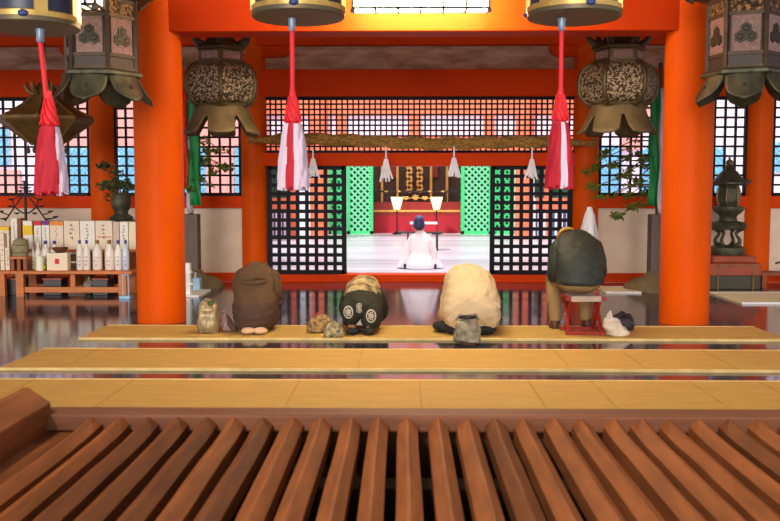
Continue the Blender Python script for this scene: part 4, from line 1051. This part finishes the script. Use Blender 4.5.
# low wooden frame at the right edge
a = at(756, 284, 12.95); b = at(800, 284, 12.95)
t = thing('low_wooden_stand', 'low brown wooden stand at the right edge beside the lantern plinth', 'stand', ((a.x + b.x) / 2, 12.95, 0))
MB().box((a.x, 12.75, .17), (b.x, 13.1, .21)).build('stand_top', 'pine_dk', t, world=True)
for x in (a.x + .05, b.x - .05):
    MB().box((x - .03, 12.78, 0), (x + .03, 12.84, .17)).build('leg', 'pine_dk', t, world=True); MB().box((x - .03, 13.0, 0), (x + .03, 13.06, .17)).build('leg', 'pine_dk', t, world=True)
a = at(776, 265, 13.0)
t = thing('iron_twig', 'small black curved iron ornament on the low stand at the right edge', 'ornament', (a.x + .1, 12.9, .21))
MB().lathe([(.06, 0), (.05, .015), (.012, .03)], 12).build('foot', 'black', t); MB().tube([(0, 0, .02), (-.03, 0, .1), (-.1, 0, .14), (-.15, 0, .12)], .014, 8).build('branch', 'black', t)

# ------------------------------------------------------------------ people
def skin_mesh(J, E, root, sub=2):
    names = list(J); me = bpy.data.meshes.new('skin'); me.from_pydata([J[n][0] for n in names], [(names.index(a), names.index(b)) for a, b in E], []); me.update()
    o = bpy.data.objects.new('skin', me); C.objects.link(o)
    o.modifiers.new('skin', 'SKIN')
    if not me.skin_vertices: me.skin_vertices.new()
    for i, n in enumerate(names):
        r = J[n][1]; me.skin_vertices[0].data[i].radius = (r, r) if not isinstance(r, tuple) else r
        me.skin_vertices[0].data[i].use_root = (n == root)
    s = o.modifiers.new('s', 'SUBSURF'); s.levels = sub
    dg = bpy.context.evaluated_depsgraph_get(); dg.update(); ev = o.evaluated_get(dg)
    out = bpy.data.meshes.new_from_object(ev); r = ([v.co.copy() for v in out.vertices], [tuple(p.vertices) for p in out.polygons])
    bpy.data.objects.remove(o); bpy.data.meshes.remove(me); bpy.data.meshes.remove(out); return r
def human(parent, P):
    """P: joints for the right side (x>0); mirrored unless a *_l joint is given. face = unit vector the face points to"""
    J = {'pelvis': (P['pelvis'], .12), 'spine': (P['spine'], .11), 'chest': (P['chest'], .115), 'neck': (P['neck'], .052)}
    E = [('pelvis', 'spine'), ('spine', 'chest'), ('chest', 'neck'), ('neck', 'head_low'), ('head_low', 'head_mid'), ('head_mid', 'head_top')]
    hc = Vector(P['head']); up = Vector(P['crown']).normalized(); fc = Vector(P['face']).normalized()
    J['head_low'] = (tuple(hc - up * .07 + fc * .012), .062); J['head_mid'] = (tuple(hc + fc * .005), .086); J['head_top'] = (tuple(hc + up * .07), .068)
    for s, sd in ((1, 'r'), (-1, 'l')):
        g = lambda n: Vector(P.get(n + '_l')) if s < 0 and n + '_l' in P else Vector((P[n][0] * s, P[n][1], P[n][2]))
        for n, r, par in (('shoulder', .058, 'chest'), ('elbow', .043, 'shoulder'), ('wrist', .028, 'elbow'), ('hip', .085, 'pelvis'), ('knee', .062, 'hip'), ('ankle', .04, 'knee'), ('toe', .03, 'ankle')):
            J[n + sd] = (tuple(g(n)), r); E.append((par if par in ('chest', 'pelvis') else par + sd, n + sd))
        w = g('wrist'); d = (g('hand') - w).normalized(); side = Vector(P.get('thumb', (-1, 0, 0))); side = Vector((side.x * s, side.y, side.z)); side = (side - d * side.dot(d)).normalized(); nr = d.cross(side)
        J['palm' + sd] = (tuple(w + d * .065), (.034, .02)); E.append(('wrist' + sd, 'palm' + sd))
        for q in range(4):
            off = side * (.027 - .018 * q); ln = (.07, .08, .075, .06)[q]; b = w + d * .085 + off
            J['knuckle%d' % q + sd] = (tuple(b), .0095); J['joint%d' % q + sd] = (tuple(b + d * ln * .5 - nr * .004 * s), .0085); J['tip%d' % q + sd] = (tuple(b + d * ln - nr * .016 * s), .0072)
            E += [('palm' + sd, 'knuckle%d' % q + sd), ('knuckle%d' % q + sd, 'joint%d' % q + sd), ('joint%d' % q + sd, 'tip%d' % q + sd)]
        b = w + d * .035 + side * .026
        J['thumb' + sd] = (tuple(b), .012); J['thumbtip' + sd] = (tuple(b + d * .04 + side * .025), .009); E += [('palm' + sd, 'thumb' + sd), ('thumb' + sd, 'thumbtip' + sd)]
    v, f = skin_mesh(J, E, 'pelvis')
    m = MB().add(v, f); rt = up.cross(fc).normalized()
    Rm = Matrix((rt, fc, up)).transposed()
    m.ell(hc + fc * .092 - up * .01, (.013, .016, .024), 10, 8, Rm)                      # nose
    for s in (-1, 1): m.ell(hc + rt * s * .083 - fc * .005 - up * .01, (.011, .02, .032), 10, 8, Rm)   # ears
    m.ell(hc + fc * .083 - up * .052, (.024, .008, .006), 10, 6, Rm)                       # mouth
    o = m.build('body', 'skin', parent, smooth=180)
    e = MB()
    for s in (-1, 1): e.ell(hc + rt * s * .032 + fc * .078 + up * .015, (.013, .008, .007), 10, 6, Rm)
    e.build('eye', 'hair', o)
    return o, hc, Rm
def hair_cap(body, hc, Rm, m='hair', front=.35):
    rings = []
    for i in range(9):
        t = i / 8; a = PI / 2 - t * 1.75; rings.append([hc + Rm @ Vector((.094 * max(math.cos(a), .02) * math.cos(b), .102 * max(math.cos(a), .02) * math.sin(b) - .006 - .012 * t, .104 * math.sin(a) + .05 * t * max(0, math.sin(b)) ** .5 + .012)) for b in [2 * PI * q / 24 for q in range(24)]])
    MB().loft(rings, cap=False).build('hair', m, body, smooth=60, solid=.012)
def person(px, Y, label, z=MZ + .001):
    p = atz(px, 333, 0); x = at(px, 330, Y).x
    return thing('person', label, 'person', (x, Y, z), group=None)
def wrinkle(m, amp, sc_, seed):
    m.noise(amp, sc_, seed)
    for v in m.v: v.z = max(v.z, .002)
    return m
def folds(m, amp, seed):
    """soft creases: ridged noise stretched along a diagonal, pushed out from the cloth's own axis"""
    c = sum(m.v, Vector()) / len(m.v)
    for i, v in enumerate(m.v):
        d = Vector((v.x - c.x, v.y - c.y, (v.z - c.z) * .5)); d = d.normalized() if d.length > .001 else Vector((0, 0, 1))
        q = Vector((v.x * 5 + v.z * 5, v.y * 5, v.z * 15 - v.x * 6)) + Vector((seed * 3.1, seed, 0))
        r = 1 - abs(noise.noise(q)) * 2.2; r2 = 1 - abs(noise.noise(q * 2.1 + Vector((9, 2, 4)))) * 2.2
        m.v[i] = v + d * amp * (r * .9 + r2 * .45)
        m.v[i].z = max(m.v[i].z, .002)
    return m

# 1: brown parka, kneeling upright with hood hanging
t = person(255, 8.55, 'person kneeling in a brown hooded parka seen from behind')
body, hc, Rm = human(t, dict(pelvis=(0, .0, .2), spine=(0, .06, .34), chest=(0, .14, .47), neck=(0, .25, .52), head=(0, .36, .53), crown=(0, .8, .5), face=(0, .8, -.55),
      shoulder=(.155, .16, .48), elbow=(.2, .2, .27), wrist=(.1, .38, .2), hand=(.04, .48, .19), hip=(.09, .02, .17), knee=(.13, .42, .085), ankle=(.085, -.04, .06), toe=(.06, -.19, .035)))
hair_cap(body, hc, Rm)
k = [(0, .10, .035, .15, .24, 0), (0, .10, .06, .185, .275, 0), (0, .10, .13, .205, .30, 0), (0, .08, .22, .208, .27, 0), (0, .08, .31, .198, .205, 0), (0, .10, .40, .188, .165, -.1), (0, .14, .49, .182, .15, -.25), (0, .18, .54, .172, .13, -.45), (0, .21, .575, .11, .095, -.5), (0, .22, .605, .04, .04, -.5)]
ck = MB().loft(body_loft(k, 6, 64)); folds(ck, .012, 1); coat = ck.build('parka', 'parka', t, smooth=60)
for s, e_, w_ in ((1, (.172, .16, .33), (.1, .36, .2)), (-1, (-.162, .2, .34), (-.1, .36, .2))):
    sl = MB().tube([Vector(q[:3]) for q in cat([(s * .10, .17, .54), (s * .15, .15, .49), e_, w_], 6)], [.05 + .025 * min(1, q / 4) - .012 * max(0, (q - 9) / 9) for q in range(19)], 20); folds(sl, .01, 2); sl.build('sleeve', 'parka', coat, smooth=70)
sk = MB().loft(body_loft([(0, .10, .032, .15, .245, 0), (0, .10, .06, .19, .282, 0), (0, .10, .13, .211, .306, 0), (0, .08, .22, .214, .276, 0), (0, .08, .285, .207, .232, 0)], 6, 64)); folds(sk, .012, 1); sk.build('parka_skirt', 'parka_dk', coat, smooth=60)
hd = MB().loft(body_loft([(0, .06, .475, .03, .02, .2), (0, .04, .462, .118, .075, .2), (0, .035, .485, .136, .105, .1), (0, .14, .525, .134, .115, -.3), (0, .20, .56, .124, .12, -.6), (0, .27, .565, .108, .10, -.9), (0, .32, .565, .06, .06, -1.2), (0, .34, .565, .01, .01, -1.2)], 6, 48)); folds(hd, .016, 4); hd.build('hood', 'parka', coat, smooth=60)
MB().tube([(x, -.055 + 2.0 * x * x, .515 - 1.0 * x * x + .01 * math.sin(x * 30)) for x in [-.12 + .02 * q for q in range(13)]], [.004 + .022 * math.sin(PI * q / 12) for q in range(13)], 12).build('hood_fold', 'parka', coat, smooth=60)
for s in (-1, 1): wrinkle(MB().ell((s * .055 + .03, -.20, .034), (.068, .08, .032), 18, 10, Euler((0, 0, s * .5)).to_matrix()), .004, 20, s).build('sock', 'sock', body, smooth=60)

# 2: black coat with crests, bowing
t = person(362, 8.6, 'person bowing low in a black green coat printed with pale ring crests')
body, hc, Rm = human(t, dict(pelvis=(0, -.04, .235), spine=(0, .1, .29), chest=(0, .26, .34), neck=(0, .42, .32), head=(0, .52, .26), crown=(0, .8, -.5), face=(0, -.45, -.9),
      shoulder=(.13, .32, .32), elbow=(.175, .37, .15), wrist=(.15, .56, .06), hand=(.13, .66, .04), hip=(.09, -.04, .2), knee=(.13, .30, .085), ankle=(.085, -.14, .06), toe=(.06, -.28, .035)))
hair_cap(body, hc, Rm)
k2 = [(0, -.24, .27, .03, .03, -1.2), (0, -.22, .275, .12, .08, -1.2), (0, -.14, .285, .172, .145, -1.1), (0, 0, .31, .182, .18, -1.0), (0, .13, .365, .178, .17, -1.0), (0, .27, .42, .168, .15, -1.1), (0, .40, .45, .15, .12, -1.4), (0, .46, .44, .09, .08, -1.6), (0, .49, .435, .03, .03, -1.7)]
k2 = [(x, y, z * .83, rx * .93, ry * .85, p_) for x, y, z, rx, ry, p_ in k2]
hm = MB().loft(body_loft(k2, 6, 64)); folds(hm, .010, 6)
b0 = len(hm.v)
hm.ell((-.098, -.17, .20), (.098, .10, .125), 36, 24, Euler((.15, -.28, .25)).to_matrix()); hm.ell((.100, -.17, .165), (.102, .10, .145), 36, 24, Euler((.15, .3, -.25)).to_matrix())
hm.ell((.155, .02, .2), (.045, .2, .17), 20, 12); hm.ell((-.15, .04, .19), (.04, .18, .15), 20, 12)
hm.noise(.010, 12, 6, b0)
for v in hm.v: v.z = max(v.z, .003)
coat = hm.build('coat', 'happi', t, smooth=60)
bv = BVHTree.FromPolygons([tuple(v) for v in hm.v], hm.f)
def project(pts, fs, off=.004):
    out = []
    for x, z in pts:
        q = bv.ray_cast(Vector((x, -3, z)), Vector((0, 1, 0)))
        out.append((q[0] if q[0] else Vector((x, -.25, z))) + Vector((0, -off, 0)))
    return MB().add(out, fs)
def crest(cx_, cz_, rx, rz, rot=0):
    pts, fs = [], []
    def poly_ring(ri, ro, n, c=(0, 0), sq=1.0):
        b = len(pts)
        for q in range(n):
            a = 2 * PI * q / n
            for r_ in (ri, ro):
                u, v = c[0] + r_ * math.cos(a), c[1] + r_ * math.sin(a) * sq
                pts.append((cx_ + rx * (u * math.cos(rot) - v * math.sin(rot)), cz_ + rz * (u * math.sin(rot) + v * math.cos(rot))))
        for q in range(n): fs.append((b + 2 * q, b + 2 * q + 1, b + 2 * ((q + 1) % n) + 1, b + 2 * ((q + 1) % n)))
    poly_ring(.8, 1.0, 28)
    for q in range(5):
        a = 2 * PI * q / 5 + .3; poly_ring(.12, .26, 10, (.42 * math.cos(a), .42 * math.sin(a)))
    poly_ring(.02, .16, 10)
    m = project(pts, fs); return m
for args in ((-.115, .212, .046, .06, .2), (.098, .176, .048, .064, -.2)): crest(*args).build('crest', 'crest', coat)
m = MB()
for cz_ in (.27, .228):
    q = crest(-.015, cz_, .026, .026); m.add(q.v, q.f)
m.build('crest', 'crest', coat)
hk = MB().loft(body_loft([(x, y, z * .83, rx * .93, ry * .86, p_) for x, y, z, rx, ry, p_ in [(0, .03, .33, .150, .15, -1.0), (0, .045, .34, .170, .174, -1.0), (0, .13, .374, .180, .182, -1.0), (0, .27, .432, .172, .165, -1.1), (0, .40, .456, .152, .132, -1.4), (0, .46, .445, .095, .09, -1.6), (0, .495, .44, .03, .03, -1.7)]], 5, 48)); folds(hk, .016, 13); hk.build('camouflage_hood', 'camo', coat, smooth=60)
for s in (1, -1):
    sl = MB().tube([Vector(q[:3]) for q in cat([(s * .09, .30, .35), (s * .14, .33, .29), (s * .175, .36, .16), (s * .15, .54, .07)], 6)], [.05 + .03 * min(1, q / 4) - .01 * max(0, (q - 9) / 9) for q in range(19)], 16); wrinkle(sl, .01, 12, 2); sl.build('sleeve', 'happi', coat, smooth=70)
for s in (-1, 1): MB().ell((s * .07, -.25, .035), (.055, .10, .034), 18, 10, Euler((0, 0, s * .4)).to_matrix()).build('sock', 'dark_cloth', body, smooth=60)

# 3: cream quilted coat, bowing
t = person(470, 8.62, 'person bowing low in a cream quilted coat')
body, hc, Rm = human(t, dict(pelvis=(0, -.08, .26), spine=(0, .08, .34), chest=(0, .26, .40), neck=(0, .44, .38), head=(0, .56, .3), crown=(0, .8, -.5), face=(0, -.45, -.9),
      shoulder=(.15, .32, .38), elbow=(.2, .24, .18), wrist=(.2, .55, .05), hand=(.16, .66, .04), hip=(.1, -.06, .21), knee=(.14, .30, .085), ankle=(.12, -.18, .06), toe=(.12, -.32, .035)))
hair_cap(body, hc, Rm)
k3 = [(0, -.335, .15, .04, .03, -1.0), (0, -.32, .155, .195, .10, -1.0), (0, -.24, .20, .242, .19, -1.0), (0, -.08, .29, .245, .255, -1.0), (0, .10, .375, .232, .255, -1.1), (0, .25, .42, .225, .225, -1.25), (0, .40, .425, .185, .185, -1.5), (0, .50, .385, .12, .12, -1.8), (0, .56, .36, .03, .03, -1.9)]
k3 = [(x, y, z * .93, rx * .96, ry * .93, p_) for x, y, z, rx, ry, p_ in k3]
qm = MB().loft(body_loft(k3, 8, 72))
for i, v in enumerate(qm.v):                                                   # quilted channels puff out between stitch lines
    d = (v - Vector((0, v.y, .3))); a = math.atan2(d.x, d.z)
    pf = abs(math.sin(v.y * 26 + v.z * 10 + 1.1 * math.sin(a * 6))) ** .6 * .022 + .020 * abs(math.sin(a * 8 + 9 * v.y)) ** .6
    qm.v[i] = v + d.normalized() * pf
wrinkle(qm, .016, 6, 9); coat = qm.build('quilted_coat', 'quilt', t, smooth=70)
for s in (1, -1):
    sl = MB().tube([Vector(q[:3]) for q in cat([(s * .12, .24, .42), (s * .17, .24, .35), (s * .20, .16, .2), (s * .22, .36, .11), (s * .2, .54, .075)], 5)], [.06 + .025 * min(1, q / 4) - .02 * max(0, (q - 9) / 11) for q in range(21)], 20); folds(sl, .012, 2); sl.build('sleeve', 'quilt', coat, smooth=70)
tr = MB(); tr.ell((-.25, -.12, .055), (.10, .16, .05), 20, 12, Euler((0, 0, .5)).to_matrix()); tr.ell((-.17, -.24, .04), (.06, .11, .04), 18, 10, Euler((0, 0, .7)).to_matrix()); tr.ell((.13, -.25, .048), (.08, .14, .048), 18, 10, Euler((0, 0, -.5)).to_matrix()); tr.ell((0, .05, .11), (.2, .3, .09), 24, 12)
wrinkle(tr, .012, 14, 3); tr.build('trousers', 'dark_cloth', body, smooth=60)

# 4: man on the folding stool
YS = 8.5; xs = at(582, 335, YS).x
t = thing('folding_stool', 'red folding stool with a grey canvas seat under the man', 'stool', (xs, YS, MZ))
SH = .352; hw = .172
for dx, sg in ((.0, 1), (-.022, -1)):
    f = MB()
    for s in (-1, 1):
        x = s * (hw - .02 + dx)
        f.bar((x, -.15 * sg, .015), (x, .15 * sg, SH - .02), .024, .034, up=(1, 0, 0))
    f.bar((-hw - .012, -.15 * sg, .018), (hw + .012, -.15 * sg, .018), .034, .034); f.bar((-hw - .015, .15 * sg, SH - .012), (hw + .015, .15 * sg, SH - .012), .036, .034)
    f.build('crossed_frame', 'stoolred', t, bevel=.004)
R = []
pth = [(-.173, SH - .035), (-.174, SH - .005), (-.165, SH + .010)] + [(-.15 + .30 * i / 10, SH + .013 - .028 * math.sin(PI * i / 10)) for i in range(11)] + [(.165, SH + .010), (.174, SH - .005), (.173, SH - .035)]
for y, z in pth:
    R.append([Vector((x, y, z)) for x in (-hw + .035, 0, hw - .035)])
MB().loft(R, cap=False, closed=False).build('canvas_seat', 'seatcloth', t, solid=.008)
pv_ = MB()
for s in (-1, 1): pv_.lathe([(.012, -.02), (.012, .02)], 10).xf(Matrix.Translation((s * (hw - .02), 0, SH / 2)) @ Matrix.Rotation(PI / 2, 4, 'Y'), len(pv_.v) - 20)
pv_.build('pivot_pin', 'steel', t)
t = person(578, YS, 'man sitting on the red folding stool in a dark green jacket, head bowed')
body, hc, Rm = human(t, dict(pelvis=(0, -.0, .49), spine=(0, .0, .64), chest=(0, .08, .76), neck=(0, .21, .86), head=(-.045, .35, .862), crown=(-.1, .75, .6), face=(0, .5, -.85),
      shoulder=(.155, .12, .775), elbow=(.20, .14, .56), wrist=(.15, .36, .52), hand=(.12, .46, .52), hip=(.1, .02, .47), knee=(.17, .42, .47), ankle=(.13, .30, .09), toe=(.15, .44, .035),
      knee_l=(-.17, .40, .48), ankle_l=(-.17, .27, .09), toe_l=(-.19, .40, .035)))
jk = MB().loft(body_loft([(x, y, .5 + (z - .5) * .87 if z > .5 else z, rx, ry, p_) for x, y, z, rx, ry, p_ in [(0, -.05, .475, .19, .135, 0), (0, -.055, .49, .208, .16, 0), (0, -.05, .54, .208, .162, -.05), (0, -.02, .66, .206, .158, -.15), (0, .04, .78, .206, .15, -.3), (0, .11, .865, .198, .13, -.5), (0, .17, .935, .165, .105, -.75), (0, .215, .962, .10, .08, -.9), (0, .25, .972, .055, .055, -.95)]], 7, 72)); folds(jk, .014, 11); coat = jk.build('jacket', 'jacket', t, smooth=60)
MB().tube([(.075 * math.cos(a), .245 + .065 * math.sin(a), .918 + .02 * math.sin(a)) for a in [2 * PI * q / 20 for q in range(21)]], .02, 10).build('collar', 'jacket', coat, smooth=70)
wb_ = MB().loft(body_loft([(0, -.05, .462, .180, .14, 0), (0, -.055, .472, .209, .164, 0), (0, -.054, .505, .211, .165, 0), (0, -.05, .52, .19, .14, 0)], 3, 48)); wrinkle(wb_, .008, 14, 5); wb_.build('waistband', 'jacket', coat, smooth=60)
for s in (1, -1):
    sl = MB().tube([Vector(q[:3]) for q in cat([(s * .11, .13, .82), (s * .17, .11, .785), (s * .205, .12, .56), (s * .16, .33, .51)], 6)], [.055 + .022 * min(1, q / 4) - .02 * max(0, (q - 9) / 9) for q in range(19)], 20); folds(sl, .012, 2); sl.build('sleeve', 'jacket', coat, smooth=70)
tr = MB(); tr.ell((0, -.02, .462), (.195, .16, .082), 28, 14)
for pts in (((.1, .02, .478), (.15, .42, .49), (.135, .34, .28), (.13, .30, .075)), ((-.1, .0, .478), (-.17, .40, .49), (-.175, .31, .28), (-.17, .27, .075))):
    c_ = cat(pts, 6); tr.tube([Vector(q) for q in c_], [.088 - .03 * q / 18 for q in range(19)], 16)
wrinkle(tr, .012, 12, 8); tr.build('trousers', 'khaki', body, smooth=60)
for x, y, rz in ((.145, .35, -.15), (-.18, .32, .2)): MB().loft(body_loft([(x, y, .002, .042, .115, 0), (x, y, .03, .046, .125, 0), (x, y - .03, .06, .042, .085, 0), (x, y - .05, .10, .04, .05, 0)], 4, 24)).build('shoe', 'shoe', body, smooth=60)
cp = MB(); rings = []
for i in range(9):
    a = PI / 2 - i / 8 * 1.5; rings.append([hc + Rm @ Vector((.102 * max(math.cos(a), .02) * math.cos(b), .108 * max(math.cos(a), .02) * math.sin(b), .10 * math.sin(a) + .02)) for b in [2 * PI * q / 24 for q in range(24)]])
cp.loft(rings, cap=False); cap_o = cp.build('cap', 'cap_tan', body, smooth=60, solid=.01)

# 5: priest beyond the doorway
t = person(420, 14.45, 'priest in white robe and black hat kneeling before the far altar', z=SZ + .001)
body, hc, Rm = human(t, dict(pelvis=(0, 0, .2), spine=(0, .02, .34), chest=(0, .04, .46), neck=(0, .05, .57), head=(-.02, .07, .675), crown=(0, .1, 1), face=(0, 1, -.1),
      shoulder=(.15, .05, .49), elbow=(.2, .12, .3), wrist=(.12, .32, .28), hand=(.05, .4, .29), hip=(.09, .02, .17), knee=(.14, .42, .085), ankle=(.085, -.06, .06), toe=(.06, -.2, .035)))
hair_cap(body, hc, Rm)
rb_ = MB().loft(body_loft([(0, .06, .004, .24, .33, 0), (0, .06, .06, .25, .34, 0), (0, .05, .14, .22, .29, 0), (0, .03, .24, .18, .2, 0), (0, .03, .36, .17, .16, 0), (0, .04, .46, .165, .135, 0), (0, .045, .53, .13, .11, 0), (0, .05, .575, .08, .08, 0), (0, .05, .61, .055, .06, 0)], 5, 48)); wrinkle(rb_, .012, 8, 3); robe = rb_.build('robe', 'robe', t, smooth=60)
for s in (-1, 1):
    R = []
    for q in cat([(.10, .05, .54, .03, .07), (.155, .06, .48, .04, .11), (.20, .09, .32, .055, .16), (.235, .11, .14, .07, .2), (.285, .12, .02, .095, .215)], 5):
        R.append(ring((s * q[0], q[1], q[2]), q[3], q[4], 0, 24, 3))
    sl = MB().loft(R); wrinkle(sl, .014, 9, 7 + s); sl.build('wide_sleeve', 'robe', robe, smooth=60)
    MB().ell((s * .235, -.07, .05), (.05, .04, .045), 14, 10).build('sleeve_shadow', 'robe_shade', robe, smooth=60)  # dark blob standing in for the shadow at the sleeve's bottom
MB().loft(body_loft([(-.02, .05, .65, .09, .10, .1), (-.02, .045, .70, .096, .108, .1), (-.02, .04, .76, .088, .10, .1), (-.02, .03, .82, .07, .08, .15), (-.02, .02, .85, .035, .04, .2)], 5, 28)).build('hat', 'eboshi', body, smooth=60)
MB().ell((-.02, -.0, .66), (.075, .06, .05), 16, 10).build('hair_back', 'hair', body, smooth=60)

# ------------------------------------------------------------------ bags beside the worshippers
def bag(px, Y, w, d, h, mt, name, label, seed, amp=.03, top=.4, lean=0, z=MZ + .001, sc_=9, part='bag_body'):
    x = at(px, 335, Y).x
    t = thing(name, label, 'bag', (x, Y, z))
    ks = [(0, 0, .0, w * .40, d * .40, 0), (0, 0, .012, w * .48, d * .48, 0), (lean * .2, 0, h * .3, w * .5, d * .5, 0), (lean * .6, 0, h * .65, w * .46, d * .44, 0), (lean * .9, 0, h * .88, w * top, d * top * .8, 0), (lean, 0, h, w * top * .7, d * top * .5, 0)]
    m = MB().loft(body_loft(ks, 6, 44, 3)); wrinkle(m, amp, sc_, seed); wrinkle(m, amp * .4, sc_ * 2.6, seed + 3)
    for v in m.v:
        if v.z < 0.0: v.z = 0.0
    m.build(part, mt, t, smooth=50); return t
t = bag(208.5, 8.45, .205, .18, .30, 'silver_bag', 'shopping_bag', 'shiny silver gold bag standing beside the brown parka', 3, .022, .38)
MB().ell((.03, -.02, .275), (.038, .04, .03), 14, 10).build('dark_opening', 'leaf_dk', t, smooth=60)
MB().tube([(-.04, 0, .27), (-.02, -.03, .325), (.02, -.03, .32), (.045, 0, .26)], .008, 8).build('handle', 'silver_bag', t, smooth=60)
t = bag(229, 8.54, .11, .16, .15, 'plastic_lilac', 'plastic_bag', 'low lilac plastic bag between the silver bag and the brown parka', 5, .03, .3, -.05)
MB().tube([(-.05, 0, .15), (-.07, -.02, .19), (-.03, 0, .2)], .01, 8).build('handle', 'plastic_lilac', t, smooth=60)
t = bag(318, 8.5, .2, .2, .16, 'tan_bag', 'cloth_bag', 'tan and plum patterned cloth bag at the left of the bowing black coat', 8, .03, .35, .03)
MB().tube([(-.05, 0, .12), (.0, -.03, .18), (.06, 0, .14)], .012, 8).build('handle', 'stand_red', t, smooth=60)
t = bag(334.5, 8.2, .17, .13, .125, 'grey_bag', 'cloth_bag', 'small grey patterned bag in front of the tan patterned cloth bag', 9, .025, .4)
MB().tube([(-.05, 0, .10), (.0, -.02, .15), (.05, 0, .10)], .009, 8).build('handle', 'grey_bag', t, smooth=60)
t = bag(467, 7.93, .24, .19, .215, 'plastic', 'plastic_bag', 'crumpled grey clear plastic bag behind the person in the cream coat', 12, .035, .42, .0, sc_=8)
MB().ell((.0, .0, .225), (.095, .05, .02), 18, 10).build('dark_opening', 'black_bag', t, smooth=60)
m = MB(); m.tube([(-.1, 0, .2), (-.07, -.03, .25), (.0, -.05, .255), (.08, -.03, .25), (.1, 0, .2)], .01, 8); m.build('handle', 'plastic', t, smooth=60)
t = bag(617, 8.33, .22, .17, .16, 'white_bag', 'plastic_bag', 'white plastic bag on the mat right of the red folding stool', 14, .03, .3, -.06)
MB().tube([(-.09, 0, .12), (-.085, 0, .2), (-.07, 0, .23), (-.05, 0, .15)], .014, 8).build('handle', 'white_bag', t, smooth=60)
t = bag(622, 8.66, .2, .16, .15, 'black_bag', 'black_bag', 'black bag behind the white plastic bag', 15, .025, .4)
m = MB()
for q in range(3): m.tube([(-.08, -.06 + q * .05, .12), (0, -.07 + q * .05, .175), (.09, -.06 + q * .05, .11)], .01, 8)
m.build('strap', 'black_bag', t, smooth=60)

# ------------------------------------------------------------------ light
w = bpy.data.worlds.new('sky'); sc.world = w; w.use_nodes = True
bgn = w.node_tree.nodes['Background']; bgn.inputs['Color'].default_value = (.92, .95, 1.0, 1); bgn.inputs['Strength'].default_value = 1.0
def lamp(kind, name, loc, energy, col, rot=(0, 0, 0), size=1, sy=None, angle=None):
    d = bpy.data.lights.new(name, kind); d.energy = energy; d.color = col
    if kind == 'AREA':
        d.size = size
        if sy: d.shape = 'RECTANGLE'; d.size_y = sy
    elif kind == 'POINT': d.shadow_soft_size = size
    elif kind == 'SUN': d.angle = angle
    o = bpy.data.objects.new(name, d); C.objects.link(o); o.location = loc; o.rotation_euler = rot; return o
lamp('SUN', 'sun', (0, 0, 20), 3.4, (1, .93, .88), (math.radians(38), 0, math.radians(-35)), angle=math.radians(6))
lamp('SUN', 'low_daylight', (0, -9, 5), 1.9, (1, .92, .82), (math.radians(90 - 9), 0, math.radians(-8)), angle=math.radians(30))
lamp('AREA', 'mat_lamp_light', (.2, 6.6, 4.3), 42, (1, .90, .70), (0, 0, 0), 1.5)
lamp('AREA', 'stage_fill_light', (.3, 14.6, 3.4), 130, (.95, .95, 1), (0, 0, 0), 1.2)  # added fill above the stage, brightens the priest's white robe
lamp('POINT', 'altar_light', (0.2, YA - 1.6, 3.2), 60, (1, .85, .7), size=.3)
vs = sc.view_settings; sc.display_settings.display_device = 'sRGB'
vs.view_transform = 'Standard'; vs.look = 'None'; vs.gamma = 1; vs.use_curve_mapping = False; vs.exposure = 0.12
sc.cycles.use_denoising = True if hasattr(sc, 'cycles') else None
